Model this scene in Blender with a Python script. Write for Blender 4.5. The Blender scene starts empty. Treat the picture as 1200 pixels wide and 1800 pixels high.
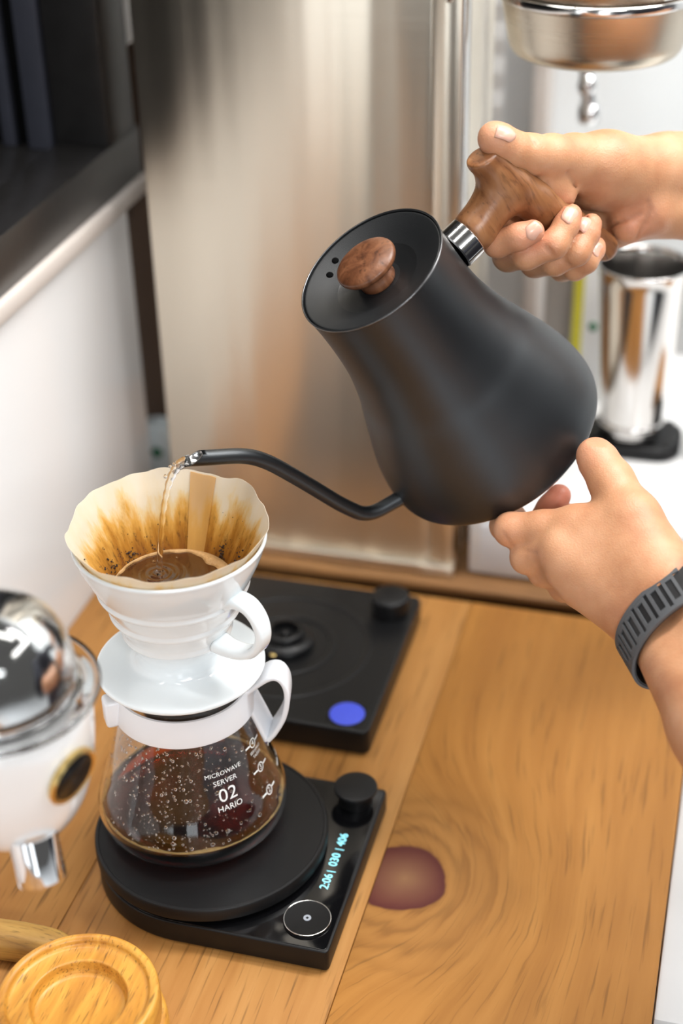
import bpy, bmesh, math, random
import numpy as np
from mathutils import Vector, Matrix, Euler

random.seed(7)
rng = np.random.default_rng(7)
scene = bpy.context.scene
col = scene.collection
PI = math.pi

# ------------------------------------------------------------------ camera
cam_data = bpy.data.cameras.new('camera')
cam = bpy.data.objects.new('camera', cam_data)
col.objects.link(cam)
cam_data.sensor_fit = 'VERTICAL'
cam_data.sensor_height = 36.0
cam_data.sensor_width = 24.0
cam_data.lens = 54.0
cam_data.clip_start = 0.02
cam_data.clip_end = 50
PITCH, ROLL, YAW = math.radians(31.5), math.radians(1.4127), math.radians(16.0)
cam.matrix_world = (Matrix.Translation((0.2872, -0.6823, 0.713)) @ Matrix.Rotation(YAW, 4, 'Z')
                    @ Matrix.Rotation(PI / 2 - PITCH, 4, 'X') @ Matrix.Rotation(-ROLL, 4, 'Z'))
cam_data.dof.use_dof = True
cam_data.dof.focus_distance = 0.900
cam_data.dof.aperture_fstop = 3.2
scene.camera = cam

# ------------------------------------------------------------------ light
world = bpy.data.worlds.new('world')
scene.world = world
world.use_nodes = True
wbg = world.node_tree.nodes['Background']
wbg.inputs[0].default_value = (1.0, 0.99, 0.97, 1)
wbg.inputs[1].default_value = 0.17

def area_light(name, loc, target, sx, sy, power, color=(1, 1, 1)):
    ld = bpy.data.lights.new(name, 'AREA')
    ld.shape = 'RECTANGLE'
    ld.size, ld.size_y, ld.energy, ld.color = sx, sy, power, color
    o = bpy.data.objects.new(name, ld)
    col.objects.link(o)
    o.location = loc
    d = Vector(target) - Vector(loc)
    o.rotation_euler = d.to_track_quat('-Z', 'Y').to_euler()
    return o

# cafe ceiling lamps, plus unseen area lights added for wall, floor and reflections
area_light('ceiling_lamp_over_bar', (0.00, 0.22, 1.75), (0.00, 0.22, 0), 1.3, 0.16, 24, (1, .985, .96))
area_light('ceiling_lamp_left', (-0.75, -0.9, 1.75), (-0.75, -0.9, 0), 0.16, 1.3, 9, (1, .97, .93))
area_light('added_glass_streak_light', (0.10, -0.62, 1.75), (0.10, -0.62, 0), 0.12, 1.0, 7, (1, .99, .97))  # added so its reflection puts pale streaks on the glass server
area_light('ceiling_lamp_right', (1.35, 0.10, 1.75), (1.35, 0.10, 0), 0.20, 1.2, 34, (1, .99, .97))
area_light('added_back_wall_light', (0.75, 0.45, 1.70), (0.75, 0.45, 0), 1.1, 0.16, 48, (1, .99, .97))  # unseen, added to brighten the back wall
area_light('added_floor_light', (1.6, -2.3, 1.75), (1.6, -2.3, 0), 1.3, 0.5, 170, (.95, .98, 1))  # unseen, added to brighten the floor mirrored in the kettle
area_light('added_streak_light_left', (-0.55, -3.3, 0.45), (-0.55, 0.3, 0.45), 0.75, 2.3, 24, (.90, .96, 1))  # unseen strip added behind the camera for streaks in reflections
area_light('added_streak_light_right', (1.10, -3.3, 0.45), (1.10, 0.3, 0.45), 0.75, 2.3, 28, (.90, .96, 1))  # second added strip, set apart so the reflected streaks separate

scene.view_settings.view_transform = 'Standard'
scene.view_settings.look = 'None'
scene.view_settings.gamma = 1.0
scene.view_settings.use_curve_mapping = False
scene.view_settings.exposure = -0.88
scene.cycles.use_denoising = True
scene.cycles.max_bounces = 14
scene.cycles.transmission_bounces = 12
scene.cycles.transparent_max_bounces = 12
scene.cycles.sample_clamp_indirect = 6.0

# ------------------------------------------------------------------ materials
MATS = {}
def nmat(name):
    m = bpy.data.materials.new(name)
    m.use_nodes = True
    nt = m.node_tree
    return m, nt, nt.nodes['Principled BSDF']

def node(nt, typ, **kw):
    n = nt.nodes.new(typ)
    for k, v in kw.items():
        setattr(n, k, v)
    return n

def setin(n, **kw):
    for k, v in kw.items():
        n.inputs[k.replace('_', ' ')].default_value = v

def pm(name, color, rough=0.5, metal=0.0, bump=0.0, bscale=200.0, vary=0.0, vscale=20.0, **kw):
    """principled material with optional procedural colour variation and fine relief"""
    m, nt, b = nmat(name)
    b.inputs['Base Color'].default_value = (*color, 1)
    b.inputs['Roughness'].default_value = rough
    b.inputs['Metallic'].default_value = metal
    for k, v in kw.items():
        b.inputs[k.replace('_', ' ')].default_value = v
    tc = node(nt, 'ShaderNodeTexCoord')
    if vary:
        n = node(nt, 'ShaderNodeTexNoise'); setin(n, Scale=vscale, Detail=4.0)
        nt.links.new(tc.outputs['Object'], n.inputs['Vector'])
        mx = node(nt, 'ShaderNodeMix', data_type='RGBA')
        mx.inputs[6].default_value = (*[c * (1 - vary) for c in color], 1)
        mx.inputs[7].default_value = (*[min(1, c * (1 + vary)) for c in color], 1)
        nt.links.new(n.outputs['Fac'], mx.inputs[0])
        nt.links.new(mx.outputs[2], b.inputs['Base Color'])
    if bump:
        n = node(nt, 'ShaderNodeTexNoise'); setin(n, Scale=bscale, Detail=3.0)
        nt.links.new(tc.outputs['Object'], n.inputs['Vector'])
        bp = node(nt, 'ShaderNodeBump'); setin(bp, Strength=bump, Distance=0.001)
        nt.links.new(n.outputs['Fac'], bp.inputs['Height'])
        nt.links.new(bp.outputs['Normal'], b.inputs['Normal'])
    MATS[name] = m
    return m

def ramp(nt, stops):
    r = node(nt, 'ShaderNodeValToRGB')
    el = r.color_ramp.elements
    while len(el) < len(stops):
        el.new(0.5)
    for e, (p, c) in zip(el, stops):
        e.position = p
        e.color = (*c, 1)
    return r

def math_n(nt, op, a, b=None, clamp=False):
    n = node(nt, 'ShaderNodeMath', operation=op, use_clamp=clamp)
    for i, v in enumerate((a, b)):
        if v is None:
            continue
        if isinstance(v, (int, float)):
            n.inputs[i].default_value = v
        else:
            nt.links.new(v, n.inputs[i])
    return n.outputs[0]

def wood(name, stops, scale=(55, 3.0, 55), rough=0.45, knot=None, bump=0.12, distortion=0.6, pores=0.5, offset=(0, 0, 0), coat=0.0, spec=0.5):
    m, nt, b = nmat(name)
    tc = node(nt, 'ShaderNodeTexCoord')
    mp = node(nt, 'ShaderNodeMapping')
    mp.inputs['Location'].default_value = offset
    nt.links.new(tc.outputs['Object'], mp.inputs['Vector'])
    vec = mp.outputs['Vector']
    mask = None
    if knot:
        kx, ky, kr = knot
        sub = node(nt, 'ShaderNodeVectorMath', operation='SUBTRACT')
        nt.links.new(tc.outputs['Object'], sub.inputs[0]); sub.inputs[1].default_value = (kx, ky, 0)
        mul = node(nt, 'ShaderNodeVectorMath', operation='MULTIPLY')
        nt.links.new(sub.outputs[0], mul.inputs[0]); mul.inputs[1].default_value = (1, 0.92, 0)
        ln = node(nt, 'ShaderNodeVectorMath', operation='LENGTH')
        nt.links.new(mul.outputs[0], ln.inputs[0])
        nz = node(nt, 'ShaderNodeTexNoise'); setin(nz, Scale=22.0, Detail=3.0)
        nt.links.new(tc.outputs['Object'], nz.inputs['Vector'])
        d = math_n(nt, 'ADD', ln.outputs['Value'], math_n(nt, 'MULTIPLY', math_n(nt, 'SUBTRACT', nz.outputs['Fac'], 0.5), 0.016))
        # push the straight grain sideways round the knot
        fall = math_n(nt, 'POWER', 2.718, math_n(nt, 'MULTIPLY', math_n(nt, 'POWER', math_n(nt, 'DIVIDE', d, 0.075), 2.0), -1.0))
        sx = node(nt, 'ShaderNodeCombineXYZ')
        nt.links.new(math_n(nt, 'MULTIPLY', fall, -0.10), sx.inputs[0])
        ad = node(nt, 'ShaderNodeVectorMath', operation='ADD')
        nt.links.new(vec, ad.inputs[0]); nt.links.new(sx.outputs[0], ad.inputs[1])
        vec = ad.outputs[0]
    sc = node(nt, 'ShaderNodeVectorMath', operation='MULTIPLY')
    nt.links.new(vec, sc.inputs[0]); sc.inputs[1].default_value = scale
    n1 = node(nt, 'ShaderNodeTexNoise'); setin(n1, Scale=1.0, Detail=6.0, Roughness=0.55, Distortion=distortion)
    nt.links.new(sc.outputs[0], n1.inputs['Vector'])
    sc2 = node(nt, 'ShaderNodeVectorMath', operation='MULTIPLY')
    nt.links.new(vec, sc2.inputs[0]); sc2.inputs[1].default_value = (scale[0] * 7, scale[1] * 5, scale[2] * 7)
    n2 = node(nt, 'ShaderNodeTexNoise'); setin(n2, Scale=1.0, Detail=2.0)
    nt.links.new(sc2.outputs[0], n2.inputs['Vector'])
    r = ramp(nt, stops)
    nt.links.new(n1.outputs['Fac'], r.inputs['Fac'])
    pr = ramp(nt, [(0.30, (1 - pores,) * 3), (0.42, (1, 1, 1))])
    nt.links.new(n2.outputs['Fac'], pr.inputs['Fac'])
    mx = node(nt, 'ShaderNodeMix', data_type='RGBA', blend_type='MULTIPLY')
    mx.inputs[0].default_value = 1.0
    nt.links.new(r.outputs['Color'], mx.inputs[6]); nt.links.new(pr.outputs['Color'], mx.inputs[7])
    out = mx.outputs[2]
    if knot:
        # growth rings hugging the knot
        w = math_n(nt, 'SINE', math_n(nt, 'MULTIPLY', math_n(nt, 'ADD', d, math_n(nt, 'MULTIPLY', n1.outputs['Fac'], 0.03)), 420.0))
        w = math_n(nt, 'MULTIPLY_ADD', w, 0.5); w.node.inputs[2].default_value = 0.5
        rg = ramp(nt, [(0.0, (.17, .082, .03)), (0.30, (.28, .13, .042)), (1.0, (.37, .18, .056))])
        nt.links.new(w, rg.inputs['Fac'])
        near = node(nt, 'ShaderNodeMapRange', interpolation_type='SMOOTHSTEP')
        setin(near, From_Min=kr * 1.0, From_Max=kr * 3.6, To_Min=0.50, To_Max=0.0)
        nt.links.new(d, near.inputs['Value'])
        m2 = node(nt, 'ShaderNodeMix', data_type='RGBA')
        nt.links.new(near.outputs[0], m2.inputs[0]); nt.links.new(out, m2.inputs[6]); nt.links.new(rg.outputs['Color'], m2.inputs[7])
        core = node(nt, 'ShaderNodeMapRange', interpolation_type='SMOOTHSTEP')
        setin(core, From_Min=kr * 0.93, From_Max=kr * 1.03, To_Min=1.0, To_Max=0.0)
        nt.links.new(d, core.inputs['Value'])
        kc = ramp(nt, [(0.0, (.25, .125, .06)), (0.35, (.19, .080, .045)), (0.75, (.13, .040, .028)), (1.0, (.085, .018, .018))])
        nt.links.new(math_n(nt, 'DIVIDE', d, kr), kc.inputs['Fac'])
        m3 = node(nt, 'ShaderNodeMix', data_type='RGBA')
        nt.links.new(core.outputs[0], m3.inputs[0]); nt.links.new(m2.outputs[2], m3.inputs[6]); nt.links.new(kc.outputs['Color'], m3.inputs[7])
        out = m3.outputs[2]
    nt.links.new(out, b.inputs['Base Color'])
    b.inputs['Roughness'].default_value = rough
    b.inputs['Coat Weight'].default_value = coat
    b.inputs['Specular IOR Level'].default_value = spec
    b.inputs['Coat Roughness'].default_value = 0.25
    bp = node(nt, 'ShaderNodeBump'); setin(bp, Strength=bump, Distance=0.0006)
    nt.links.new(n2.outputs['Fac'], bp.inputs['Height'])
    nt.links.new(bp.outputs['Normal'], b.inputs['Normal'])
    MATS[name] = m
    return m

HONEY = [(0.22, (.275, .114, .026)), (0.45, (.36, .161, .041)), (0.6, (.40, .189, .052)), (0.82, (.46, .233, .073))]
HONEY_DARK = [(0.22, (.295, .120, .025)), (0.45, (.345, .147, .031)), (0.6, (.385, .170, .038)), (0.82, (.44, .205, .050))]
wood('honey_wood_a', HONEY, rough=0.52, spec=0.25)
wood('honey_wood_b', HONEY, rough=0.52, spec=0.25, offset=(.37, .9, 0), scale=(48, 3.4, 48))
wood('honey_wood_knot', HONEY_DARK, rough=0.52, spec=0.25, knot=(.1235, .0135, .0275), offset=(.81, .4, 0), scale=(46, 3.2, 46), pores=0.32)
wood('ledge_wood', [(0.3, (.20, .09, .03)), (0.6, (.33, .16, .055)), (0.8, (.42, .22, .08))], scale=(3, 60, 60), rough=0.5)
wood('walnut', [(0.28, (.055, .018, .008)), (0.45, (.135, .048, .02)), (0.62, (.215, .085, .038)), (0.8, (.30, .13, .06))],
     scale=(70, 70, 9), rough=0.36, bump=0.2, pores=0.45, distortion=1.0)
wood('walnut_handle', [(0.28, (.14, .05, .018)), (0.45, (.24, .095, .036)), (0.62, (.33, .145, .058)), (0.8, (.42, .20, .085))],
     scale=(70, 70, 9), rough=0.34, bump=0.15, pores=0.35, distortion=1.0)
wood('acacia', [(0.25, (.36, .135, .016)), (0.45, (.54, .24, .032)), (0.62, (.64, .32, .050)), (0.8, (.70, .39, .085))],
     scale=(120, 14, 120), rough=0.4, pores=0.55)
wood('olive_stick', [(0.25, (.20, .09, .018)), (0.5, (.42, .23, .05)), (0.75, (.55, .34, .095))], scale=(8, 90, 90), rough=0.5)

pm('kettle_black', (.0035, .0038, .0044), 0.40, bump=0.10, bscale=2600, Specular_IOR_Level=0.95, Specular_Tint=(.90, .95, 1.0, 1))
pm('lid_black', (.011, .0118, .0128), 0.42, bump=0.15, bscale=2400, Specular_IOR_Level=0.6)
pm('black_plastic', (.0045, .0045, .005), 0.36, Specular_IOR_Level=0.30, bump=0.04, bscale=2500)
pm('black_matte', (.0045, .0045, .005), 0.42, Specular_IOR_Level=0.30, bump=0.06, bscale=2500)
pm('scale_gloss', (.003, .003, .0035), 0.07)
pm('dark_gap', (.003, .003, .003), 0.9, vary=.2, Specular_IOR_Level=0.05)  # near-black: paints shade into gaps and holes; also the black mat
pm('navy_cloth', (.012, .015, .028), 0.85, bump=.3, bscale=600, vary=.2, vscale=60)
pm('trouser_cloth', (.016, .015, .015), 0.85, bump=.3, bscale=600, vary=.2, vscale=60)
pm('chrome', (.86, .86, .87), 0.06, 1.0, vary=.02)
pm('polished_steel', (.74, .72, .70), 0.14, 1.0, vary=.03)
pm('spout_steel', (.62, .61, .60), 0.22, 1.0, vary=.03)
pm('rim_worn', (.20, .20, .205), 0.30, 1.0, vary=.5, vscale=120)
pm('ceramic', (.80, .845, .865), 0.12, bump=0.02, bscale=40, Coat_Weight=0.4, Coat_Roughness=0.04)
pm('white_plastic', (.80, .82, .86), 0.28, bump=0.02, bscale=300)
pm('white_enamel', (.86, .86, .86), 0.16, Coat_Weight=0.5, Coat_Roughness=0.05, vary=.02, vscale=6)
pm('laminate', (.60, .60, .60), 0.4, vary=.02, vscale=6)
pm('wall_white', (.83, .825, .82), 0.35, vary=.02, vscale=8, bump=0.03, bscale=60)
pm('wall_cool', (.84, .87, .88), 0.5, vary=.02, vscale=6)
pm('gloss_white', (.82, .81, .81), 0.16, vary=.02, vscale=5)
pm('cream_trim', (.74, .67, .62), 0.4, vary=.04, vscale=30)
pm('brown_gap_shade', (.15, .092, .06), 0.6, vary=.15, vscale=15)  # dark brown carries the shade of the gap in its colour
pm('black_metal', (.016, .015, .015), 0.28, bump=0.12, bscale=120, vary=.3, vscale=60)
pm('blue_grey_metal', (.045, .047, .062), 0.35, vary=.2, vscale=40)
pm('pale_blue', (.76, .86, .90), 0.4, vary=.04, vscale=40)
pm('green_ink', (.02, .16, .07), 0.5, vary=.1)
pm('yellow_print', (.62, .56, .03), 0.5, vary=.05)
pm('grey_board', (.38, .35, .32), 0.6, vary=.06)
pm('paper_white', (.84, .85, .86), 0.7, bump=.05, bscale=90)
pm('blue_button', (.055, .085, .62), 0.5, vary=.08, vscale=300, Emission_Color=(.07, .11, .85, 1), Emission_Strength=0.18)
pm('display_cyan', (.2, .75, .9), 0.5, vary=.02, Emission_Color=(.45, .92, 1.0, 1), Emission_Strength=1.6)
pm('print_white', (.82, .85, .84), 0.5, vary=.02, vscale=200)
pm('icon_grey', (.30, .32, .36), 0.5, vary=.02, vscale=200)
pm('strap_grey', (.085, .088, .094), 0.55, bump=0.15, bscale=1500, vary=.15, vscale=200)
pm('strap_dark', (.012, .012, .013), 0.5, bump=0.1, bscale=1500)
pm('nail', (.70, .40, .30), 0.27, vary=.05, vscale=200, Subsurface_Weight=0.2, Subsurface_Radius=(.004, .0015, .0008), Subsurface_Scale=0.6)
pm('brass_light', (.75, .55, .22), 0.3, 1.0, vary=.05)
pm('floor_pale', (.64, .66, .68), 0.4, vary=.08, vscale=3)
pm('foam_tan', (.50, .29, .115), 0.55, bump=0.6, bscale=700, vary=.25, vscale=300)
pm('grounds', (.035, .014, .006), 0.7, bump=.4, bscale=1500, vary=.4, vscale=900)
pm('amber_foam', (.62, .42, .16), 0.4, bump=.4, bscale=900, vary=.3, vscale=400)

def steel(name, color, rough, streak=(1, 1, 900), aniso=0.75, rot=0.0, flat=False):
    m, nt, b = nmat(name)
    b.inputs['Metallic'].default_value = 1.0
    b.inputs['Base Color'].default_value = (*color, 1)
    b.inputs['Anisotropic'].default_value = aniso
    b.inputs['Anisotropic Rotation'].default_value = rot
    if flat:
        tg = node(nt, 'ShaderNodeCombineXYZ'); tg.inputs[0].default_value = 1.0
    else:
        tg = node(nt, 'ShaderNodeTangent', direction_type='RADIAL', axis='Z')
    nt.links.new(tg.outputs[0], b.inputs['Tangent'])
    tc = node(nt, 'ShaderNodeTexCoord')
    mp = node(nt, 'ShaderNodeMapping'); mp.inputs['Scale'].default_value = streak
    nt.links.new(tc.outputs['Object'], mp.inputs['Vector'])
    n = node(nt, 'ShaderNodeTexNoise'); setin(n, Scale=1.0, Detail=3.0)
    nt.links.new(mp.outputs[0], n.inputs['Vector'])
    mr = node(nt, 'ShaderNodeMapRange'); setin(mr, To_Min=rough * 0.85, To_Max=rough * 1.15)
    nt.links.new(n.outputs['Fac'], mr.inputs['Value'])
    nt.links.new(mr.outputs[0], b.inputs['Roughness'])
    bp = node(nt, 'ShaderNodeBump'); setin(bp, Strength=0.05, Distance=0.0003)
    nt.links.new(n.outputs['Fac'], bp.inputs['Height'])
    if flat:                                  # sheet metal is never quite flat
        mp2 = node(nt, 'ShaderNodeMapping'); mp2.inputs['Scale'].default_value = (15, 1, 0.5)
        nt.links.new(tc.outputs['Object'], mp2.inputs['Vector'])
        w = node(nt, 'ShaderNodeTexNoise'); setin(w, Scale=1.0, Detail=2.0)
        nt.links.new(mp2.outputs[0], w.inputs['Vector'])
        bp2 = node(nt, 'ShaderNodeBump'); setin(bp2, Strength=1.0, Distance=0.0040)
        nt.links.new(w.outputs['Fac'], bp2.inputs['Height'])
        nt.links.new(bp2.outputs['Normal'], bp.inputs['Normal'])
    nt.links.new(bp.outputs['Normal'], b.inputs['Normal'])
    MATS[name] = m
    return m
steel('brushed_steel', (.82, .745, .63), 0.30, streak=(6, 6, 1400), aniso=.93, flat=True, rot=0.25)
steel('hopper_steel', (.64, .57, .47), 0.26, streak=(6, 6, 1400))

def glass(name, color=(1, 1, 1), rough=0.0, ior=1.47, absorb=None, dens=0.0):
    m, nt, b = nmat(name)
    b.inputs['Base Color'].default_value = (*color, 1)
    b.inputs['Transmission Weight'].default_value = 1.0
    b.inputs['Roughness'].default_value = rough
    b.inputs['IOR'].default_value = ior
    if absorb:
        va = node(nt, 'ShaderNodeVolumeAbsorption')
        va.inputs['Color'].default_value = (*absorb, 1); va.inputs['Density'].default_value = dens
        nt.links.new(va.outputs[0], nt.nodes['Material Output'].inputs['Volume'])
    MATS[name] = m
    return m
glass('clear_glass', (.985, .99, .99), 0.0, 1.47)
glass('water', (1, 1, 1), 0.0, 1.33)
glass('clear_plastic', (.95, .95, .94), 0.06, 1.45)
glass('coffee_server', (1, 1, 1), 0.0, 1.34, absorb=(.82, .20, .015), dens=160)
glass('droplet', (1, 1, 1), 0.0, 1.33)
pm('coffee_slurry', (.060, .022, .007), 0.08, vary=.6, vscale=50, Coat_Weight=0.6)

def skin(name):
    m, nt, b = nmat(name)
    tc = node(nt, 'ShaderNodeTexCoord')
    n1 = node(nt, 'ShaderNodeTexNoise'); setin(n1, Scale=38.0, Detail=4.0)
    nt.links.new(tc.outputs['Object'], n1.inputs['Vector'])
    r = ramp(nt, [(0.3, (.47, .205, .100)), (0.5, (.565, .280, .145)), (0.72, (.63, .335, .188))])
    nt.links.new(n1.outputs['Fac'], r.inputs['Fac'])
    at = node(nt, 'ShaderNodeAttribute', attribute_name='flush')
    mx = node(nt, 'ShaderNodeMix', data_type='RGBA')
    nt.links.new(at.outputs['Fac'], mx.inputs[0]); nt.links.new(r.outputs['Color'], mx.inputs[6])
    mx.inputs[7].default_value = (.66, .235, .155, 1)
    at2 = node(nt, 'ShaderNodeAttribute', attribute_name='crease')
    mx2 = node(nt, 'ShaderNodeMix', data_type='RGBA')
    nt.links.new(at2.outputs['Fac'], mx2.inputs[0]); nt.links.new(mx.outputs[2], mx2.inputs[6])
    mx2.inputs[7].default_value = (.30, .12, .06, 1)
    nt.links.new(mx2.outputs[2], b.inputs['Base Color'])
    b.inputs['Roughness'].default_value = 0.46
    b.inputs['Subsurface Weight'].default_value = 0.25
    b.inputs['Subsurface Radius'].default_value = (.008, .003, .0015)
    b.inputs['Subsurface Scale'].default_value = 0.5
    v = node(nt, 'ShaderNodeTexVoronoi'); setin(v, Scale=900.0)
    nt.links.new(tc.outputs['Object'], v.inputs['Vector'])
    n2 = node(nt, 'ShaderNodeTexNoise'); setin(n2, Scale=420.0, Detail=4.0)
    nt.links.new(tc.outputs['Object'], n2.inputs['Vector'])
    ad = math_n(nt, 'ADD', v.outputs['Distance'], n2.outputs['Fac'])
    bp = node(nt, 'ShaderNodeBump'); setin(bp, Strength=0.16, Distance=0.0008)
    nt.links.new(ad, bp.inputs['Height'])
    nt.links.new(bp.outputs['Normal'], b.inputs['Normal'])
    MATS[name] = m
skin('skin')

def paper_filter(name, zc, z_lo, z_hi, c, tint=0.0):
    """cream filter paper, translucent, stained by coffee up to an uneven tide line"""
    m, nt, b = nmat(name)
    tc = node(nt, 'ShaderNodeTexCoord')
    sp = node(nt, 'ShaderNodeSeparateXYZ'); nt.links.new(tc.outputs['Object'], sp.inputs[0])
    # angle round the cone, so streaks run down the paper
    ang = math_n(nt, 'ARCTAN2', sp.outputs[1], sp.outputs[0])
    cv = node(nt, 'ShaderNodeCombineXYZ')
    nt.links.new(math_n(nt, 'MULTIPLY', math_n(nt, 'COSINE', ang), 3.2), cv.inputs[0])
    nt.links.new(math_n(nt, 'MULTIPLY', math_n(nt, 'SINE', ang), 3.2), cv.inputs[1])
    nt.links.new(math_n(nt, 'MULTIPLY', sp.outputs[2], 22.0), cv.inputs[2])
    n1 = node(nt, 'ShaderNodeTexNoise'); setin(n1, Scale=1.7, Detail=5.0, Roughness=0.6)
    nt.links.new(cv.outputs[0], n1.inputs['Vector'])
    lift = math_n(nt, 'MULTIPLY', math_n(nt, 'SUBTRACT', n1.outputs['Fac'], 0.5), 0.05)
    h = math_n(nt, 'SUBTRACT', sp.outputs[2], lift)
    st = node(nt, 'ShaderNodeMapRange'); setin(st, From_Min=z_lo, From_Max=z_hi, To_Min=0.0, To_Max=1.0)
    nt.links.new(h, st.inputs['Value'])
    r = ramp(nt, [(0.0, (.34, .12, .018)), (0.25, (.58, .26, .035)), (0.46, (.80, .46, .10)), (0.60, (.86, .66, .33)), (0.74, (.87, .77, .60)), (1.0, (.87, .79, .66))])
    nt.links.new(st.outputs[0], r.inputs['Fac'])
    # dark sediment streaks low on the paper
    n2 = node(nt, 'ShaderNodeTexNoise'); setin(n2, Scale=5.5, Detail=6.0, Roughness=0.7)
    nt.links.new(cv.outputs[0], n2.inputs['Vector'])
    sr = node(nt, 'ShaderNodeMapRange', interpolation_type='SMOOTHSTEP'); setin(sr, From_Min=0.52, From_Max=0.68, To_Min=0.0, To_Max=0.85)
    nt.links.new(n2.outputs['Fac'], sr.inputs['Value'])
    lowm = node(nt, 'ShaderNodeMapRange', interpolation_type='SMOOTHSTEP'); setin(lowm, From_Min=0.15, From_Max=0.62, To_Min=1.0, To_Max=0.0)
    nt.links.new(st.outputs[0], lowm.inputs['Value'])
    mx = node(nt, 'ShaderNodeMix', data_type='RGBA')
    nt.links.new(math_n(nt, 'MULTIPLY', sr.outputs[0], lowm.outputs[0]), mx.inputs[0])
    nt.links.new(r.outputs['Color'], mx.inputs[6]); mx.inputs[7].default_value = (.16, .060, .015, 1)
    tn = node(nt, 'ShaderNodeMix', data_type='RGBA'); tn.inputs[0].default_value = tint
    nt.links.new(mx.outputs[2], tn.inputs[6]); tn.inputs[7].default_value = (.74, .43, .12, 1)
    cc = tn.outputs[2]
    nt.links.new(cc, b.inputs['Base Color'])
    b.inputs['Roughness'].default_value = 0.8
    b.inputs['Specular IOR Level'].default_value = 0.2
    tr = node(nt, 'ShaderNodeBsdfTranslucent'); nt.links.new(cc, tr.inputs['Color'])
    ms = node(nt, 'ShaderNodeMixShader'); ms.inputs[0].default_value = 0.42
    nt.links.new(b.outputs[0], ms.inputs[1]); nt.links.new(tr.outputs[0], ms.inputs[2])
    nt.links.new(ms.outputs[0], nt.nodes['Material Output'].inputs['Surface'])
    MATS[name] = m
paper_filter('filter_paper', 0, -.034, .0135, None)
paper_filter('filter_seam', 0, -.034, .0135, None, tint=0.75)

# ------------------------------------------------------------------ mesh helpers
def tag(o, label=None, cat=None, group=None, kind=None):
    if label: o['label'] = label
    if cat: o['category'] = cat
    if group: o['group'] = group
    if kind: o['kind'] = kind
    return o

def mesh_obj(name, verts, faces, mat, parent=None, smooth=True, loc=None, angle=None):
    me = bpy.data.meshes.new(name)
    me.from_pydata([tuple(map(float, v)) for v in verts], [], [tuple(f) for f in faces])
    me.update()
    bm = bmesh.new(); bm.from_mesh(me)
    bmesh.ops.recalc_face_normals(bm, faces=bm.faces[:])
    bm.to_mesh(me); bm.free()
    me.materials.append(MATS[mat])
    if smooth:
        me.polygons.foreach_set('use_smooth', [True] * len(me.polygons))
        if angle:
            me.set_sharp_from_angle(angle=math.radians(angle))
    o = bpy.data.objects.new(name, me)
    col.objects.link(o)
    if parent is not None:
        o.parent = parent
    if loc is not None:
        o.location = loc
    return o

def empty(name, loc, label=None, cat=None, group=None, matrix=None):
    o = bpy.data.objects.new(name, None)
    o.empty_display_size = 0.02
    col.objects.link(o)
    if matrix is not None:
        o.matrix_world = matrix
    else:
        o.location = loc
    return tag(o, label, cat, group)

def lathe(profile, n=72, closed=False, a0=0.0):
    """profile (r, z) -> verts, faces; poles collapse at r == 0; closed joins last ring to first"""
    V, F, rings = [], [], []
    for r, z in profile:
        if r < 1e-7:
            rings.append([len(V)]); V.append((0, 0, z))
        else:
            rings.append(list(range(len(V), len(V) + n)))
            for i in range(n):
                a = a0 + 2 * PI * i / n
                V.append((r * math.cos(a), r * math.sin(a), z))
    pairs = list(zip(rings[:-1], rings[1:]))
    if closed:
        pairs.append((rings[-1], rings[0]))
    for A, B in pairs:
        for i in range(n):
            j = (i + 1) % n
            if len(A) == 1 and len(B) == 1: continue
            if len(A) == 1: F.append((A[0], B[i], B[j]))
            elif len(B) == 1: F.append((A[i], A[j], B[0]))
            else: F.append((A[i], A[j], B[j], B[i]))
    return V, F

def smooth_profile(pts, sub=5):
    """Catmull-Rom through the profile points"""
    P = [np.array(p, float) for p in pts]
    P = [2 * P[0] - P[1]] + P + [2 * P[-1] - P[-2]]
    out = []
    for i in range(1, len(P) - 2):
        for k in range(sub):
            t = k / sub
            a, b, c, d = P[i - 1:i + 3]
            out.append(tuple(0.5 * ((2 * b) + (c - a) * t + (2 * a - 5 * b + 4 * c - d) * t * t + (3 * b - a - 3 * c + d) * t ** 3)))
    out.append(tuple(P[-2]))
    return out

def frames(P):
    """parallel-transport frames along a polyline"""
    P = [Vector(p) for p in P]
    T = []
    for i in range(len(P)):
        a, b = P[max(i - 1, 0)], P[min(i + 1, len(P) - 1)]
        T.append((b - a).normalized())
    up = Vector((0, 0, 1)) if abs(T[0].z) < 0.9 else Vector((1, 0, 0))
    N = (up - T[0] * up.dot(T[0])).normalized()
    out = []
    for t in T:
        N = (N - t * N.dot(t)).normalized()
        out.append((t, N, t.cross(N)))
    return P, out

def sweep(path, section, cap=True, scale=None):
    """section: list of (a, b) in the (N, B) plane; scale per path point"""
    P, fr = frames(path)
    V, F = [], []
    m = len(section)
    for i, (p, (t, n, b)) in enumerate(zip(P, fr)):
        s = 1.0 if scale is None else scale[i]
        for a, c in section:
            V.append(p + n * a * s + b * c * s)
    for i in range(len(P) - 1):
        for j in range(m):
            k = (j + 1) % m
            F.append((i * m + j, i * m + k, (i + 1) * m + k, (i + 1) * m + j))
    if cap:
        F.append(tuple(range(m - 1, -1, -1)))
        F.append(tuple((len(P) - 1) * m + j for j in range(m)))
    return V, F

def circle_sec(r, n=20):
    return [(r * math.cos(2 * PI * i / n), r * math.sin(2 * PI * i / n)) for i in range(n)]

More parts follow.
